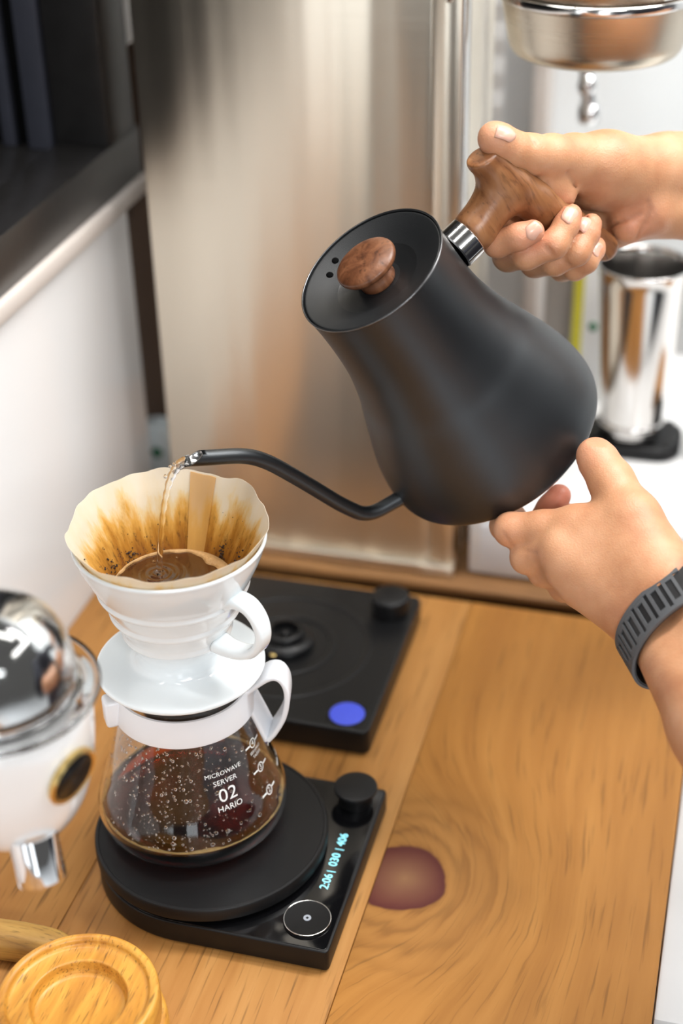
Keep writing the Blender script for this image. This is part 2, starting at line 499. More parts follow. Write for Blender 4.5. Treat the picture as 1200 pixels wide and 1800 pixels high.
def rrect_sec(w, h, r, n=4):
    out = []
    for cx, cy, a in ((w / 2 - r, h / 2 - r, 0), (-w / 2 + r, h / 2 - r, 90), (-w / 2 + r, -h / 2 + r, 180), (w / 2 - r, -h / 2 + r, 270)):
        for i in range(n + 1):
            t = math.radians(a + 90 * i / n)
            out.append((cx + r * math.cos(t), cy + r * math.sin(t)))
    return out

def box(x0, x1, y0, y1, z0, z1, bevel=0.0, seg=2):
    bm = bmesh.new()
    bmesh.ops.create_cube(bm, size=1)
    bmesh.ops.scale(bm, vec=(x1 - x0, y1 - y0, z1 - z0), verts=bm.verts)
    bmesh.ops.translate(bm, vec=((x0 + x1) / 2, (y0 + y1) / 2, (z0 + z1) / 2), verts=bm.verts)
    if bevel:
        bmesh.ops.bevel(bm, geom=bm.edges[:], offset=bevel, segments=seg, profile=0.5, affect='EDGES')
    bm.verts.index_update()
    V = [v.co[:] for v in bm.verts]; F = [[v.index for v in f.verts] for f in bm.faces]
    bm.free()
    return V, F

def box_obj(name, b, mat, parent=None, bevel=0.0, loc=None, seg=2):
    V, F = box(*b, bevel=bevel, seg=seg)
    return mesh_obj(name, V, F, mat, parent, smooth=bevel > 0, loc=loc, angle=40)

def extrude_outline(outline, z0, z1, bevel=0.0, seg=3):
    """flat outline extruded in z with bevelled top and bottom rims (outline counter-clockwise)"""
    n = len(outline)
    pts = [Vector((x, y, 0)) for x, y in outline]
    nor = []
    for i in range(n):
        d = pts[(i + 1) % n] - pts[i - 1]
        nor.append(Vector((d.y, -d.x, 0)).normalized())
    V, F = [], []
    rings = []
    def ring(off, z):
        rings.append(len(V))
        for p, q in zip(pts, nor):
            V.append((p.x - q.x * off, p.y - q.y * off, z))
    if bevel:
        for k in range(seg + 1):
            a = PI / 2 * k / seg
            ring(bevel * (1 - math.sin(a)), z0 + bevel * (1 - math.cos(a)))
        for k in range(seg + 1):
            a = PI / 2 * k / seg
            ring(bevel * (1 - math.cos(a)), z1 - bevel * (1 - math.sin(a)))
    else:
        ring(0, z0); ring(0, z1)
    for A, B in zip(rings[:-1], rings[1:]):
        for i in range(n):
            j = (i + 1) % n
            F.append((A + i, A + j, B + j, B + i))
    F.append(tuple(rings[0] + i for i in range(n - 1, -1, -1)))
    F.append(tuple(rings[-1] + i for i in range(n)))
    return V, F

def shift(V, d):
    return [(v[0] + d[0], v[1] + d[1], v[2] + d[2]) for v in V]

def merge(*parts):
    V, F = [], []
    for v, f in parts:
        o = len(V); V += list(v); F += [[i + o for i in q] for q in f]
    return V, F

def text_mesh(body, size, extrude=0.0, align='CENTER'):
    """lettering as plain triangles in the xy plane (returned as verts, faces)"""
    cu = bpy.data.curves.new('lettering', 'FONT')
    cu.body, cu.size, cu.extrude, cu.align_x, cu.align_y = body, size, extrude, align, 'CENTER'
    cu.resolution_u = 3
    o = bpy.data.objects.new('lettering', cu)
    col.objects.link(o)
    bpy.context.view_layer.update()
    dg = bpy.context.evaluated_depsgraph_get()
    me = o.evaluated_get(dg).to_mesh()
    V = [v.co[:] for v in me.vertices]; F = [list(p.vertices) for p in me.polygons]
    o.evaluated_get(dg).to_mesh_clear()
    bpy.data.objects.remove(o); bpy.data.curves.remove(cu)
    return V, F

# ------------------------------------------------------------------ distance-field modelling (hands, turned wood)
class Field:
    def __init__(self, lo, hi, h):
        self.h = h
        self.lo = np.array(lo, np.float32)
        self.n = np.ceil((np.array(hi) - lo) / h).astype(int) + 1
        self.ax = [(self.lo[i] + h * np.arange(self.n[i])).astype(np.float32) for i in range(3)]
        self.D = np.full(self.n, 0.05, np.float32)
    def block(self, lo, hi):
        i0 = np.clip(np.floor((np.array(lo) - self.lo) / self.h).astype(int), 0, self.n)
        i1 = np.clip(np.ceil((np.array(hi) - self.lo) / self.h).astype(int) + 1, 0, self.n)
        sl = tuple(slice(a, b) for a, b in zip(i0, i1))
        return sl, np.meshgrid(*[self.ax[i][sl[i]] for i in range(3)], indexing='ij')
    def add(self, a, b, ra, rb, k=0.004, sub=False):
        """round cone between two joints, smoothly joined (or carved) with width k"""
        a = np.array(a, np.float32); b = np.array(b, np.float32)
        m = max(ra, rb) + 4 * k + 3 * self.h + 0.012
        sl, (X, Y, Z) = self.block(np.minimum(a, b) - m, np.maximum(a, b) + m)
        if X.size == 0: return
        d = cone_dist(X, Y, Z, a, b, ra, rb)
        A = self.D[sl]
        if sub:
            hh = np.clip(0.5 - 0.5 * (A + d) / k, 0, 1)      # smooth max(A, -d)
            self.D[sl] = A * (1 - hh) - d * hh + k * hh * (1 - hh)
        else:
            hh = np.clip(0.5 + 0.5 * (A - d) / k, 0, 1)
            self.D[sl] = A * (1 - hh) + d * hh - k * hh * (1 - hh)
    def chain(self, pts, k=0.004):
        for (a, ra), (b, rb) in zip(pts[:-1], pts[1:]):
            self.add(a, b, ra, rb, k)
    def carve(self, pts, r=0.0009, k=0.0016):
        for a, b in zip(pts[:-1], pts[1:]):
            self.add(a, b, r, r, k, sub=True)
    def merge(self, other, k=0.003):
        hh = np.clip(0.5 + 0.5 * (self.D - other.D) / k, 0, 1)
        self.D = self.D * (1 - hh) + other.D * hh - k * hh * (1 - hh)
    def cut_plane(self, p, n, k=0.002):
        """keep the side the normal points away from"""
        X, Y, Z = np.meshgrid(*self.ax, indexing='ij')
        d = (X - p[0]) * n[0] + (Y - p[1]) * n[1] + (Z - p[2]) * n[2]
        hh = np.clip(0.5 - 0.5 * (self.D - d) / k, 0, 1)
        self.D = self.D * (1 - hh) + d * hh + k * hh * (1 - hh)
    def like(self):
        f = Field.__new__(Field); f.h, f.lo, f.n, f.ax = self.h, self.lo, self.n, self.ax
        f.D = np.full(self.n, 0.05, np.float32); return f
    def surface(self):
        return surface_nets(self.D, self.lo, self.h)

def cone_dist(X, Y, Z, a, b, ra, rb):
    ba = b - a; l2 = float(ba @ ba)
    if l2 < 1e-12:
        return np.sqrt((X - a[0]) ** 2 + (Y - a[1]) ** 2 + (Z - a[2]) ** 2) - max(ra, rb)
    px, py, pz = X - a[0], Y - a[1], Z - a[2]
    t = np.clip((px * ba[0] + py * ba[1] + pz * ba[2]) / l2, 0, 1)
    return np.sqrt((px - t * ba[0]) ** 2 + (py - t * ba[1]) ** 2 + (pz - t * ba[2]) ** 2) - (ra + (rb - ra) * t * t * (3 - 2 * t) * 0.5 - (ra - rb) * t * 0.5)

def surface_nets(D, lo, h):
    D = D.copy(); D[0] = D[-1] = 0.02; D[:, 0] = D[:, -1] = 0.02; D[:, :, 0] = D[:, :, -1] = 0.02
    S = D < 0
    nx, ny, nz = (s - 1 for s in D.shape)
    cnt = np.zeros((nx, ny, nz), np.int8)
    for i in (0, 1):
        for j in (0, 1):
            for k in (0, 1):
                cnt += S[i:i + nx, j:j + ny, k:k + nz]
    cells = np.argwhere((cnt > 0) & (cnt < 8))
    idx = np.full((nx, ny, nz), -1, np.int64)
    idx[tuple(cells.T)] = np.arange(len(cells))
    acc = np.zeros((len(cells), 3)); w = np.zeros(len(cells))
    C8 = [(i, j, k) for i in (0, 1) for j in (0, 1) for k in (0, 1)]
    for c in C8:
        for ax in range(3):
            if c[ax]: continue
            e = list(c); e[ax] = 1
            d0 = D[cells[:, 0] + c[0], cells[:, 1] + c[1], cells[:, 2] + c[2]]
            d1 = D[cells[:, 0] + e[0], cells[:, 1] + e[1], cells[:, 2] + e[2]]
            m = (d0 < 0) != (d1 < 0)
            t = np.where(m, d0 / np.where(m, d0 - d1, 1), 0)
            p = np.tile(np.array(c, float), (len(cells), 1)); p[:, ax] += t
            acc[m] += p[m]; w += m
    V = lo + h * (cells + acc / w[:, None])
    F = []
    for ax in range(3):
        u, v = (ax + 1) % 3, (ax + 2) % 3
        s0 = [slice(None)] * 3; s1 = [slice(None)] * 3
        s0[ax] = slice(0, -1); s1[ax] = slice(1, None)
        E = np.argwhere(S[tuple(s0)] != S[tuple(s1)])
        ok = (E[:, u] > 0) & (E[:, v] > 0) & (E[:, u] < D.shape[u] - 1) & (E[:, v] < D.shape[v] - 1)
        E = E[ok]
        def cid(du, dv):
            q = E.copy(); q[:, u] -= du; q[:, v] -= dv
            return idx[tuple(q.T)]
        q = np.stack([cid(1, 1), cid(0, 1), cid(0, 0), cid(1, 0)], 1)
        flip = ~S[tuple(E.T)]
        q[flip] = q[flip][:, ::-1]
        F.append(q)
    F = np.concatenate(F)
    F = F[(F >= 0).all(1)]
    return V, F

def field_obj(name, V, F, mat, parent=None, origin=(0, 0, 0), attrs=None, relax=2):
    V = np.asarray(V, float).copy()
    for _ in range(relax):                       # light smoothing along mesh edges
        S = np.zeros_like(V); c = np.zeros(len(V))
        for a, b in ((0, 1), (1, 2), (2, 3), (3, 0)):
            np.add.at(S, F[:, a], V[F[:, b]]); np.add.at(c, F[:, a], 1)
            np.add.at(S, F[:, b], V[F[:, a]]); np.add.at(c, F[:, b], 1)
        V = 0.5 * V + 0.5 * S / np.maximum(c, 1)[:, None]
    me = bpy.data.meshes.new(name)
    n, m = len(V), len(F)
    me.vertices.add(n); me.vertices.foreach_set('co', (V - np.array(origin)).astype(np.float32).ravel())
    me.loops.add(4 * m); me.loops.foreach_set('vertex_index', F.astype(np.int32).ravel())
    me.polygons.add(m)
    me.polygons.foreach_set('loop_start', np.arange(0, 4 * m, 4, dtype=np.int32))
    me.update(calc_edges=True); me.validate()
    me.polygons.foreach_set('use_smooth', np.ones(len(me.polygons), bool))
    for k, vals in (attrs or {}).items():
        at = me.attributes.new(k, 'FLOAT', 'POINT'); at.data.foreach_set('value', vals(V).astype(np.float32))
    me.materials.append(MATS[mat])
    o = bpy.data.objects.new(name, me); col.objects.link(o)
    if parent is not None: o.parent = parent
    return o

# ------------------------------------------------------------------ the setting
def struct(o, label=None):
    o['kind'] = 'structure'
    if label: o['label'] = label
    return o

struct(box_obj('floor', (-3, 5, -5, 1.2, -0.95, -0.90), 'floor_pale'), 'pale grey floor around the counter')
struct(box_obj('wall_back', (-0.9, 2.5, 0.78, 0.84, -0.9, 1.9), 'wall_cool'), 'pale white wall behind the steel cabinet and shaker')
struct(box_obj('wall_left', (-0.26, -0.20, -0.60, 0.412, -0.9, 0.281), 'gloss_white', bevel=.002), 'glossy white wall panel below the black cabinet')
struct(box_obj('wall_corner', (-0.62, -0.20, 0.50, 0.56, -0.9, 1.9), 'brown_gap_shade'), 'corner panel with shade painted brown, between white wall and steel cabinet')
struct(box_obj('trim_1', (-0.262, -0.194, -0.60, 0.452, 0.2815, 0.2955), 'cream_trim', bevel=.002), 'cream trim strip under the black cabinet')

# black open-fronted cabinet on the left wall
wc = empty('wall_cabinet', (-0.23, 0.10, 0.2957), 'black metal open-fronted cabinet on the left wall above cream trim', 'cabinet')
o0 = (-0.23, 0.10, 0.2957)
def wpart(name, b, mat, bevel=.0015):
    V, F = box(*b, bevel=bevel)
    return mesh_obj(name, shift(V, [-c for c in o0]), F, mat, wc, angle=40)
wpart('bottom_rail', (-0.245, -0.199, -0.60, 0.449, 0.296, 0.336), 'black_metal')
wpart('end_stile', (-0.245, -0.199, 0.389, 0.4415, 0.336, 1.30), 'black_metal')
wpart('interior_floor', (-0.56, -0.245, -0.60, 0.44, 0.296, 0.330), 'black_metal')
wpart('end_panel', (-0.56, -0.245, 0.400, 0.44, 0.330, 1.30), 'dark_gap')
wpart('rear_panel', (-0.58, -0.56, -0.60, 0.44, 0.296, 1.30), 'dark_gap')
wpart('upright_post', (-0.268, -0.2475, 0.388, 0.400, 0.330, 1.30), 'blue_grey_metal')
wpart('upright_post', (-0.292, -0.281, 0.392, 0.400, 0.330, 1.30), 'blue_grey_metal')
wpart('edge_strip', (-0.222, -0.200, 0.4420, 0.4560, 0.400, 1.30), 'white_enamel', .001)

# ------------------------------------------------------------------ wooden counter (planks with tight joints)
ct = empty('counter', (0.0, 0.0, -0.9), 'honey-coloured wooden plank counter under the scales and kettle base', 'counter')
def cpart(name, b, mat, bevel=.0008):
    V, F = box(*b, bevel=bevel)
    return mesh_obj(name, shift(V, (0, 0, 0)), F, mat, ct, angle=40, loc=(0, 0, .9))
cpart('plank', (-0.1985, -0.0752, -0.75, 0.326, -0.04, 0.0), 'honey_wood_b')
cpart('plank', (-0.0748, 0.1055, -0.75, 0.326, -0.04, 0.0), 'honey_wood_a')
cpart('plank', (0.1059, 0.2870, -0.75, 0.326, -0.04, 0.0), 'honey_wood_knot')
cpart('base_cabinet', (-0.19, 0.2700, -0.72, 0.30, -0.90, -0.041), 'white_enamel', .002)
cpart('toe_kick', (-0.19, 0.2600, -0.70, 0.31, -0.8999, -0.8), 'black_metal')

# white cabinet standing lower beside the counter, black machine foot at its front
lc = empty('side_cabinet', (0.50, 0.1, -0.9), 'white low cabinet beyond the right edge of the counter', 'cabinet')
V, F = box(-0.2125, -0.10, -0.153, 0.225, 0.0, 0.875, bevel=.002); mesh_obj('body', V, F, 'laminate', lc, angle=40)
V, F = box(-0.2125, -0.10, -0.155, 0.225, 0.875, 0.894, bevel=.002); mesh_obj('top_panel', V, F, 'laminate', lc, angle=40)
lb = empty('floor_mat', (0.50, -0.40, -0.9), 'black rubber floor mat below the right edge of the counter', 'mat')
V, F = box(-0.2, 0.35, -0.3, 0.23, 0.0, 0.012, bevel=.004); mesh_obj('mat_body', V, F, 'dark_gap', lb, angle=40)

# wooden ledge behind the counter
lg = empty('back_ledge', (0.1, 0.45, -0.9), 'dark wooden ledge behind the counter carrying the steel cabinet', 'ledge')
V, F = box(-0.297, 0.80, -0.106, 0.28, 0.891, 0.899, bevel=.0012); mesh_obj('ledge_board', V, F, 'ledge_wood', lg, angle=40)
V, F = box(-0.36, -0.2975, -0.035, 0.045, 0.865, 0.899, bevel=.0015); mesh_obj('ledge_return', V, F, 'ledge_wood', lg, angle=40)
V, F = box(-0.28, 0.78, -0.080, 0.27, 0.0, 0.891, bevel=.002); mesh_obj('ledge_support', V, F, 'dark_gap', lg, angle=40)  # near-black colour paints the shadow seen through the gap

# ------------------------------------------------------------------ steel cabinet behind the counter
sc_ = empty('steel_cabinet', (-0.04, 0.365, 0.0), 'tall brushed steel cabinet standing on the ledge behind the kettle', 'cabinet')
def sp(name, b, mat, bevel=.001):
    V, F = box(*b, bevel=bevel)
    return mesh_obj(name, shift(V, (0.04, -0.365, 0)), F, mat, sc_, angle=40)
sp('housing', (-0.160, 0.0815, 0.365, 0.49, 0.0, 0.95), 'brushed_steel', .0015)
sp('front_panel', (-0.1605, 0.0605, 0.3620, 0.3645, 0.009, 0.95), 'brushed_steel', .0008)
sp('edge_flange', (0.0625, 0.0820, 0.3605, 0.3645, 0.009, 0.95), 'brushed_steel', .0012)
sp('edge_lip', (0.0823, 0.0845, 0.3615, 0.380, 0.0, 0.95), 'polished_steel', .0005)
sp('bottom_flange', (-0.160, 0.0830, 0.3570, 0.3645, 0.0, 0.0085), 'brushed_steel', .001)
def screw(parent, loc):
    V, F = lathe([(0, .0030), (.002, .0028), (.0036, .0018), (.0042, 0), (.0042, -.001), (0, -.001)], 20)
    V = [(v[0], -v[2], v[1]) for v in V]
    s = mesh_obj('screw', V, F, 'polished_steel', parent, loc=loc)
    V, F = box(-.0026, .0026, -.0034, -.0026, -.0005, .0005); mesh_obj('slot', V, F, 'dark_gap', s, smooth=False)
    V, F = box(-.0005, .0005, -.0034, -.0026, -.0026, .0026); mesh_obj('slot', V, F, 'dark_gap', s, smooth=False)
for z in (.467, .30 + .42, .055):
    screw(sc_, (0.0725 + .04, 0.3605 - .365, z))

# pale blue disc dispenser tucked behind the steel cabinet
pd = empty('tape_roll', (-0.212, 0.460, -0.001), 'pale blue round roll with green dot behind the steel cabinet', 'tape roll')
V, F = lathe([(0, -.012), (.026, -.012), (.029, -.010), (.029, .010), (.026, .012), (.006, .0125), (0, .0125)], 48)
mesh_obj('roll', [(v[0], -v[2], v[1] + .0292) for v in V], F, 'pale_blue', pd, angle=40)
V, F = lathe([(0, .0142), (.005, .0140), (.0055, .0125), (0, .0125)], 20)
mesh_obj('green_dot', [(v[0] + .002, -v[2], v[1] + .033) for v in V], F, 'green_ink', pd)

# ------------------------------------------------------------------ white machine right of the steel cabinet
wm = empty('white_machine', (0.33, 0.50, 0.0), 'white machine box behind the hands, black tray on top', 'machine')
V, F = box(-.236, .42, -.132, .20, 0.0, .060, bevel=.003); mesh_obj('body', V, F, 'white_enamel', wm, angle=40)
V, F = box(-.226, .41, -.1345, -.1325, .008, .050, bevel=.001); mesh_obj('drawer_front', V, F, 'white_plastic', wm, angle=40)
tr = empty('drip_tray', (0.210, 0.510, 0.0600), 'black rubber tray under the steel shaker tin', 'tray')
V, F = extrude_outline([(x, y) for x, y in rrect_sec(.082, .060, .02, 6)], 0, .012, .003); mesh_obj('tray_body', V, F, 'black_matte', tr, angle=50)
V, F = merge(*[extrude_outline(rrect_sec(.004, .046, .0015, 2), .012, .0145) for _ in range(1)])
for i in range(6):
    mesh_obj('rib', shift(V, (-.030 + .012 * i, 0, 0)), F, 'black_matte', tr, angle=50)
bl = empty('tamper_mat', (0.245, 0.510, 0.0600), 'black rubber wedge beside the shaker tin', 'mat')
V, F = box(.012, .038, -.020, .030, 0, .022, bevel=.006); mesh_obj('wedge', V, F, 'black_matte', bl, angle=50)
wd = empty('wooden_block', (0.318, 0.500, 0.0600), 'small orange wooden block right of the black tray', 'block')
V, F = box(-.02, .05, -.03, .03, 0, .02, bevel=.002); mesh_obj('block_body', V, F, 'honey_wood_a', wd, angle=50)

# steel shaker tin
st = empty('shaker_tin', (0.207, 0.510, 0.0748), 'polished steel shaker tin standing on the black tray', 'shaker tin')
V, F = lathe(smooth_profile([(0, .0), (.023, 0), (.0255, .002), (.0265, .008), (.0295, .055), (.0335, .11), (.0365, .150)], 4) +
             [(.0378, .1515), (.0382, .1528), (.0374, .1538), (.0362, .1525)] +
             smooth_profile([(.0352, .148), (.0322, .11), (.0282, .055), (.0252, .010), (.022, .004), (0, .004)], 4), 64)
mesh_obj('cup', V, F, 'polished_steel', st)
V, F = lathe([(.0262, .006), (.0278, .0075), (.0284, .010), (.0278, .0125), (.0268, .013)], 64, closed=True); mesh_obj('foot_ring', V, F, 'polished_steel', st)

# cartons behind the hand
cb = empty('milk_carton', (0.156, 0.610, 0.0600), 'white carton with yellow edge stripe and green mark behind the kettle', 'carton')
V, F = box(-.012, .030, -.03, .03, 0, .150, bevel=.002); mesh_obj('carton_body', V, F, 'paper_white', cb, angle=50)
V, F = box(-.0125, -.004, -.0312, -.0302, .002, .148); mesh_obj('yellow_stripe', V, F, 'yellow_print', cb, smooth=False)
V, F = lathe([(0, .0011), (.004, .001), (.0042, 0), (0, 0)], 16); mesh_obj('green_mark', [(v[0] + .006, -v[2] - .0302, v[1] + .075) for v in V], F, 'green_ink', cb)
gb = empty('grey_carton', (0.125, 0.650, 0.0600), 'grey brown carton left of the yellow striped carton', 'carton')
V, F = box(-.014, .012, -.025, .03, 0, .150, bevel=.002); mesh_obj('carton_body', V, F, 'grey_board', gb, angle=50)
V, F = box(-.0145, .0125, -.0262, -.0252, .12, .125); mesh_obj('tape_band', V, F, 'paper_white', gb, smooth=False)

# hanging paper sheet with fold lines and narrow post beside the steel cabinet
ps = empty('wall_post', (0.040, 0.700, -0.0010), 'narrow grey post beside the steel cabinet', 'post')
V, F = box(-.022, -.009, -.02, .02, 0, .9, bevel=.001); mesh_obj('post_face', V, F, 'grey_board', ps, angle=50)
V, F = box(-.0088, -.006, -.0205, .02, 0, .9, bevel=.0005); mesh_obj('post_edge', V, F, 'paper_white', ps, angle=50)
pp = empty('paper_roll_sheet', (0.045, 0.668, 0.24), 'white pleated paper sheet hanging beside the steel cabinet', 'paper')
Vp, Fp = [], []
NP = 40
for i in range(NP + 1):
    z = i * .6 / NP
    for x, y in ((-.010, 0), (.014, 0), (.014, .001), (-.010, .001)):
        Vp.append((x, y + (.0018 if i % 2 else 0), z))
for i in range(NP):
    for j in range(4):
        k = (j + 1) % 4
        Fp.append((i * 4 + j, i * 4 + k, i * 4 + 4 + k, i * 4 + 4 + j))
Fp += [(3, 2, 1, 0), tuple(NP * 4 + j for j in range(4))]
mesh_obj('sheet', Vp, Fp, 'paper_white', pp, smooth=False)
V, F = sweep([(-.012, .003, .6), (.016, .003, .6)], circle_sec(.003, 10)); mesh_obj('hanging_rod', V, F, 'polished_steel', pp)
struct(box_obj('trim_2', (0.076, 0.090, 0.735, 0.779, -0.0, 1.2), 'cream_trim', bevel=.001), 'pale vertical trim on the back wall')

# steel brewer bowl hanging in at the top right
HB = (0.1663, 0.4136, 0.4194 + .0015)
hb = empty('steel_brewer', HB, 'steel brewer bowl with rolled band at the upper right, above the hand', 'brewer')
V, F = lathe(smooth_profile([(0, 0), (.045, .0003), (.056, .0015), (.0600, .006)], 4) + smooth_profile([(.0612, .010), (.0645, .028), (.0668, .039)], 4), 96)
mesh_obj('bowl', V, F, 'hopper_steel', hb)
V, F = lathe(smooth_profile([(.0650, .0390), (.0690, .0400), (.0698, .0430), (.0690, .0460), (.0650, .0470)], 4), 96, closed=True)
mesh_obj('rolled_band', V, F, 'polished_steel', hb)
V, F = lathe([(.0660, .0470), (.0690, .0480), (.0695, .12), (.0695, .20), (.0, .20)], 96); mesh_obj('tank', V, F, 'hopper_steel', hb)
lb_a0, lb_r = -52, .0699
Vl, Fl = [], []
def label_patch(a0, a1, z0, z1, r):
    V, F = [], []
    n = 14
    for i in range(n + 1):
        a = math.radians(a0 + (a1 - a0) * i / n)
        for rr, z in ((r, z0), (r, z1), (r + .0004, z1), (r + .0004, z0)):
            V.append((rr * math.cos(a), rr * math.sin(a), z))
    for i in range(n):
        for j in range(4):
            k = (j + 1) % 4
            F.append((i * 4 + j, i * 4 + k, i * 4 + 4 + k, i * 4 + 4 + j))
    F += [(3, 2, 1, 0), tuple(n * 4 + j for j in range(4))]
    return V, F
V, F = label_patch(-46, 10, .0485, .078, .0697); lp_ = mesh_obj('label_plate', V, F, 'print_white', hb, angle=40)
V, F = label_patch(-44, 8, .0500, .0765, .07005); mesh_obj('label_field', V, F, 'scale_gloss', lp_, angle=40)
V, F = box(-.02, .02, .0, .36, .13, .17, bevel=.004); mesh_obj('support_arm', V, F, 'hopper_steel', hb, angle=40)

# chrome tap behind the brewer
tp = empty('tap', (0.140, 0.62, 0.3060), 'small chrome tap spout hanging below the steel brewer', 'tap')
V, F = sweep([(-.006, .155, .075), (-.006, .04, .075), (-.005, .012, .070), (-.004, .002, .058), (-.002, 0, .040), (.001, 0, .020), (.002, 0, .004)], circle_sec(.0065, 16), scale=[1, 1, 1, 1, .95, 1.0, .9]); mesh_obj('spout', V, F, 'chrome', tp)
V, F = lathe([(.0045, .0), (.0095, .001), (.0100, .008), (.0095, .016), (.006, .017), (.004, .010)], 24, closed=True); mesh_obj('nozzle', shift(V, (.002, 0, .0)), F, 'chrome', tp)
V, F = lathe([(0, .030), (.006, .029), (.0085, .022), (.0085, .016), (.004, .010), (0, .009)], 24); mesh_obj('collar_nut', shift(V, (-.001, 0, .012)), F, 'chrome', tp)

# ------------------------------------------------------------------ kettle power base
KB = (-0.014, 0.207, 0.0)
kb = empty('kettle_base', KB, 'black square kettle power base with blue-lit button behind the dripper', 'kettle base')
V, F = extrude_outline(rrect_sec(.172, .172, .006, 5), 0.0015, .022, .0018); mesh_obj('housing', V, F, 'black_plastic', kb, angle=50)
for sx in (-1, 1):
    for sy in (-1, 1):
        V, F = lathe([(0, 0), (.006, 0), (.006, .0018), (0, .0018)], 16); mesh_obj('foot', shift(V, (sx * .07, sy * .07, 0)), F, 'black_matte', kb, angle=40)
V, F = lathe(smooth_profile([(.0600, .0215), (.0605, .0226), (.0625, .0229), (.0645, .0226), (.0650, .0215)], 3), 96, closed=True); mesh_obj('seat_ring', V, F, 'black_plastic', kb)
V, F = lathe(smooth_profile([(.0330, .0215), (.0335, .0230), (.0355, .0234), (.0375, .0230), (.0380, .0215)], 3), 96, closed=True); mesh_obj('inner_ring', V, F, 'black_plastic', kb)
cn = mesh_obj('connector', *lathe([(0, .030), (.010, .0300), (.0105, .0365), (.0135, .0365), (.0145, .0355), (.0150, .030), (.0205, .0285), (.0215, .0265), (.0215, .0215), (0, .0215)], 48), 'black_plastic', kb, angle=50)
V, F = lathe([(0, .0345), (.003, .0345), (.0035, .0335), (.0035, .0295), (0, .0295)], 20); mesh_obj('contact_pin', V, F, 'black_matte', cn)
V, F = lathe([(0, .0295), (.0025, .0293), (.003, .0285), (0, .028)], 16); mesh_obj('glint_stud', shift(V, (-.0035, -.0195, -.002)), F, 'brass_light', cn)  # brass bump put in for a yellow reflected glint
V, F = lathe([(0, .038), (.0125, .038), (.0145, .0370), (.0150, .0350), (.0142, .0225), (.0142, .0215), (0, .0215)], 48); mesh_obj('dial_knob', shift(V, (.0665, .0610, 0)), F, 'black_matte', kb, angle=50)
V, F = lathe([(.0128, .0215), (.0133, .0226), (.0145, .0228), (.0152, .0215)], 48, closed=True); mesh_obj('button_ring', shift(V, (.0664, -.0687, 0)), F, 'black_plastic', kb)
V, F = lathe([(0, .0231), (.011, .0230), (.0126, .0224), (.0126, .0212), (0, .0212)], 48); mesh_obj('blue_button', shift(V, (.0664, -.0687, 0)), F, 'blue_button', kb, angle=50)['label'] = 'round blue illuminated button'
V, F = sweep([(-.086, .02, .008), (-.10, .02, .006), (-.13, .035, .0045), (-.15, .06, .0045), (-.165, .10, .0045), (-.17, .115, .0045)], circle_sec(.0032, 10)); mesh_obj('power_cord', V, F, 'black_matte', kb)

# ------------------------------------------------------------------ coffee scale
SC = (0.0, 0.0, 0.0)
cs = empty('coffee_scale', SC, 'black coffee scale with round platform and lit display under the glass server', 'scale')
r_ = .0735
out = [(.0975 - .003 + .003 * math.sin(math.radians(a)), -r_ + .003 - .003 * math.cos(math.radians(a))) for a in (0, 30, 60, 90)]
out += [(.0975 - .003 + .003 * math.cos(math.radians(a)), r_ - .003 + .003 * math.sin(math.radians(a))) for a in (0, 30, 60, 90)]
out += [(r_ * math.cos(math.radians(a)), r_ * math.sin(math.radians(a))) for a in range(90, 271, 5)]
V, F = extrude_outline(out, .0012, .0170, .0010); mesh_obj('housing', V, F, 'black_matte', cs, angle=50)
out2 = [(x * .985, y * .982) for x, y in out]
V, F = extrude_outline(out2, .0165, .0174, .0003); gt = mesh_obj('glass_top', V, F, 'scale_gloss', cs, angle=50)
for x, y in ((-.05, 0), (.08, .06), (.08, -.06)):
    V, F = lathe([(0, 0), (.006, 0), (.006, .0015), (0, .0015)], 16); mesh_obj('foot', shift(V, (x, y, 0)), F, 'black_matte', cs, angle=40)
V, F = lathe([(0, .0174), (.066, .0174), (.0735, .0205), (.0745, .0215), (.0745, .0290), (.0738, .0300), (.0722, .0302), (.0718, .0298), (0, .0298)], 128); mesh_obj('platform', V, F, 'black_matte', cs, angle=35)
V, F = lathe([(0, .0300), (.0125, .0300), (.0142, .0294), (.0146, .0280), (.0135, .0262), (.0118, .0256), (.0115, .0174), (0, .0174)], 64); mesh_obj('control_knob', shift(V, (.0799, .0583, 0)), F, 'black_matte', cs, angle=40)
db = mesh_obj('dial_button', *lathe([(0, .0196), (.0130, .0196), (.0140, .0198), (.0146, .0194), (.0148, .0174), (0, .0174)], 64), 'black_plastic', cs, loc=(.0787, -.0521, 0), angle=40)
V, F = lathe([(.0138, .0196), (.0141, .02005), (.0145, .0199), (.0147, .0195)], 64, closed=True); mesh_obj('chrome_rim', V, F, 'polished_steel', db)
V, F = lathe([(.0009, .0196), (.0009, .0199), (.0024, .0199), (.0024, .0196)], 24, closed=True); mesh_obj('power_symbol', V, F, 'icon_grey', db, angle=40)
def disp(body, y, size):
    V, F = text_mesh(body, size, extrude=.00005)
    W = []
    for vx, vy, vz in V:                  # read from the counter's right-hand side
        W.append((.0812 - vy, y + vx * 1.0, .01748 + vz))
    mesh_obj('display_digits', W, F, 'display_cyan', gt, smooth=False)
disp('2:06', -.0180, .0078)
disp('|', -.0090, .0064)
disp('030', .0015, .0078)
disp('|', .0110, .0064)
disp('406', .0200, .0078)

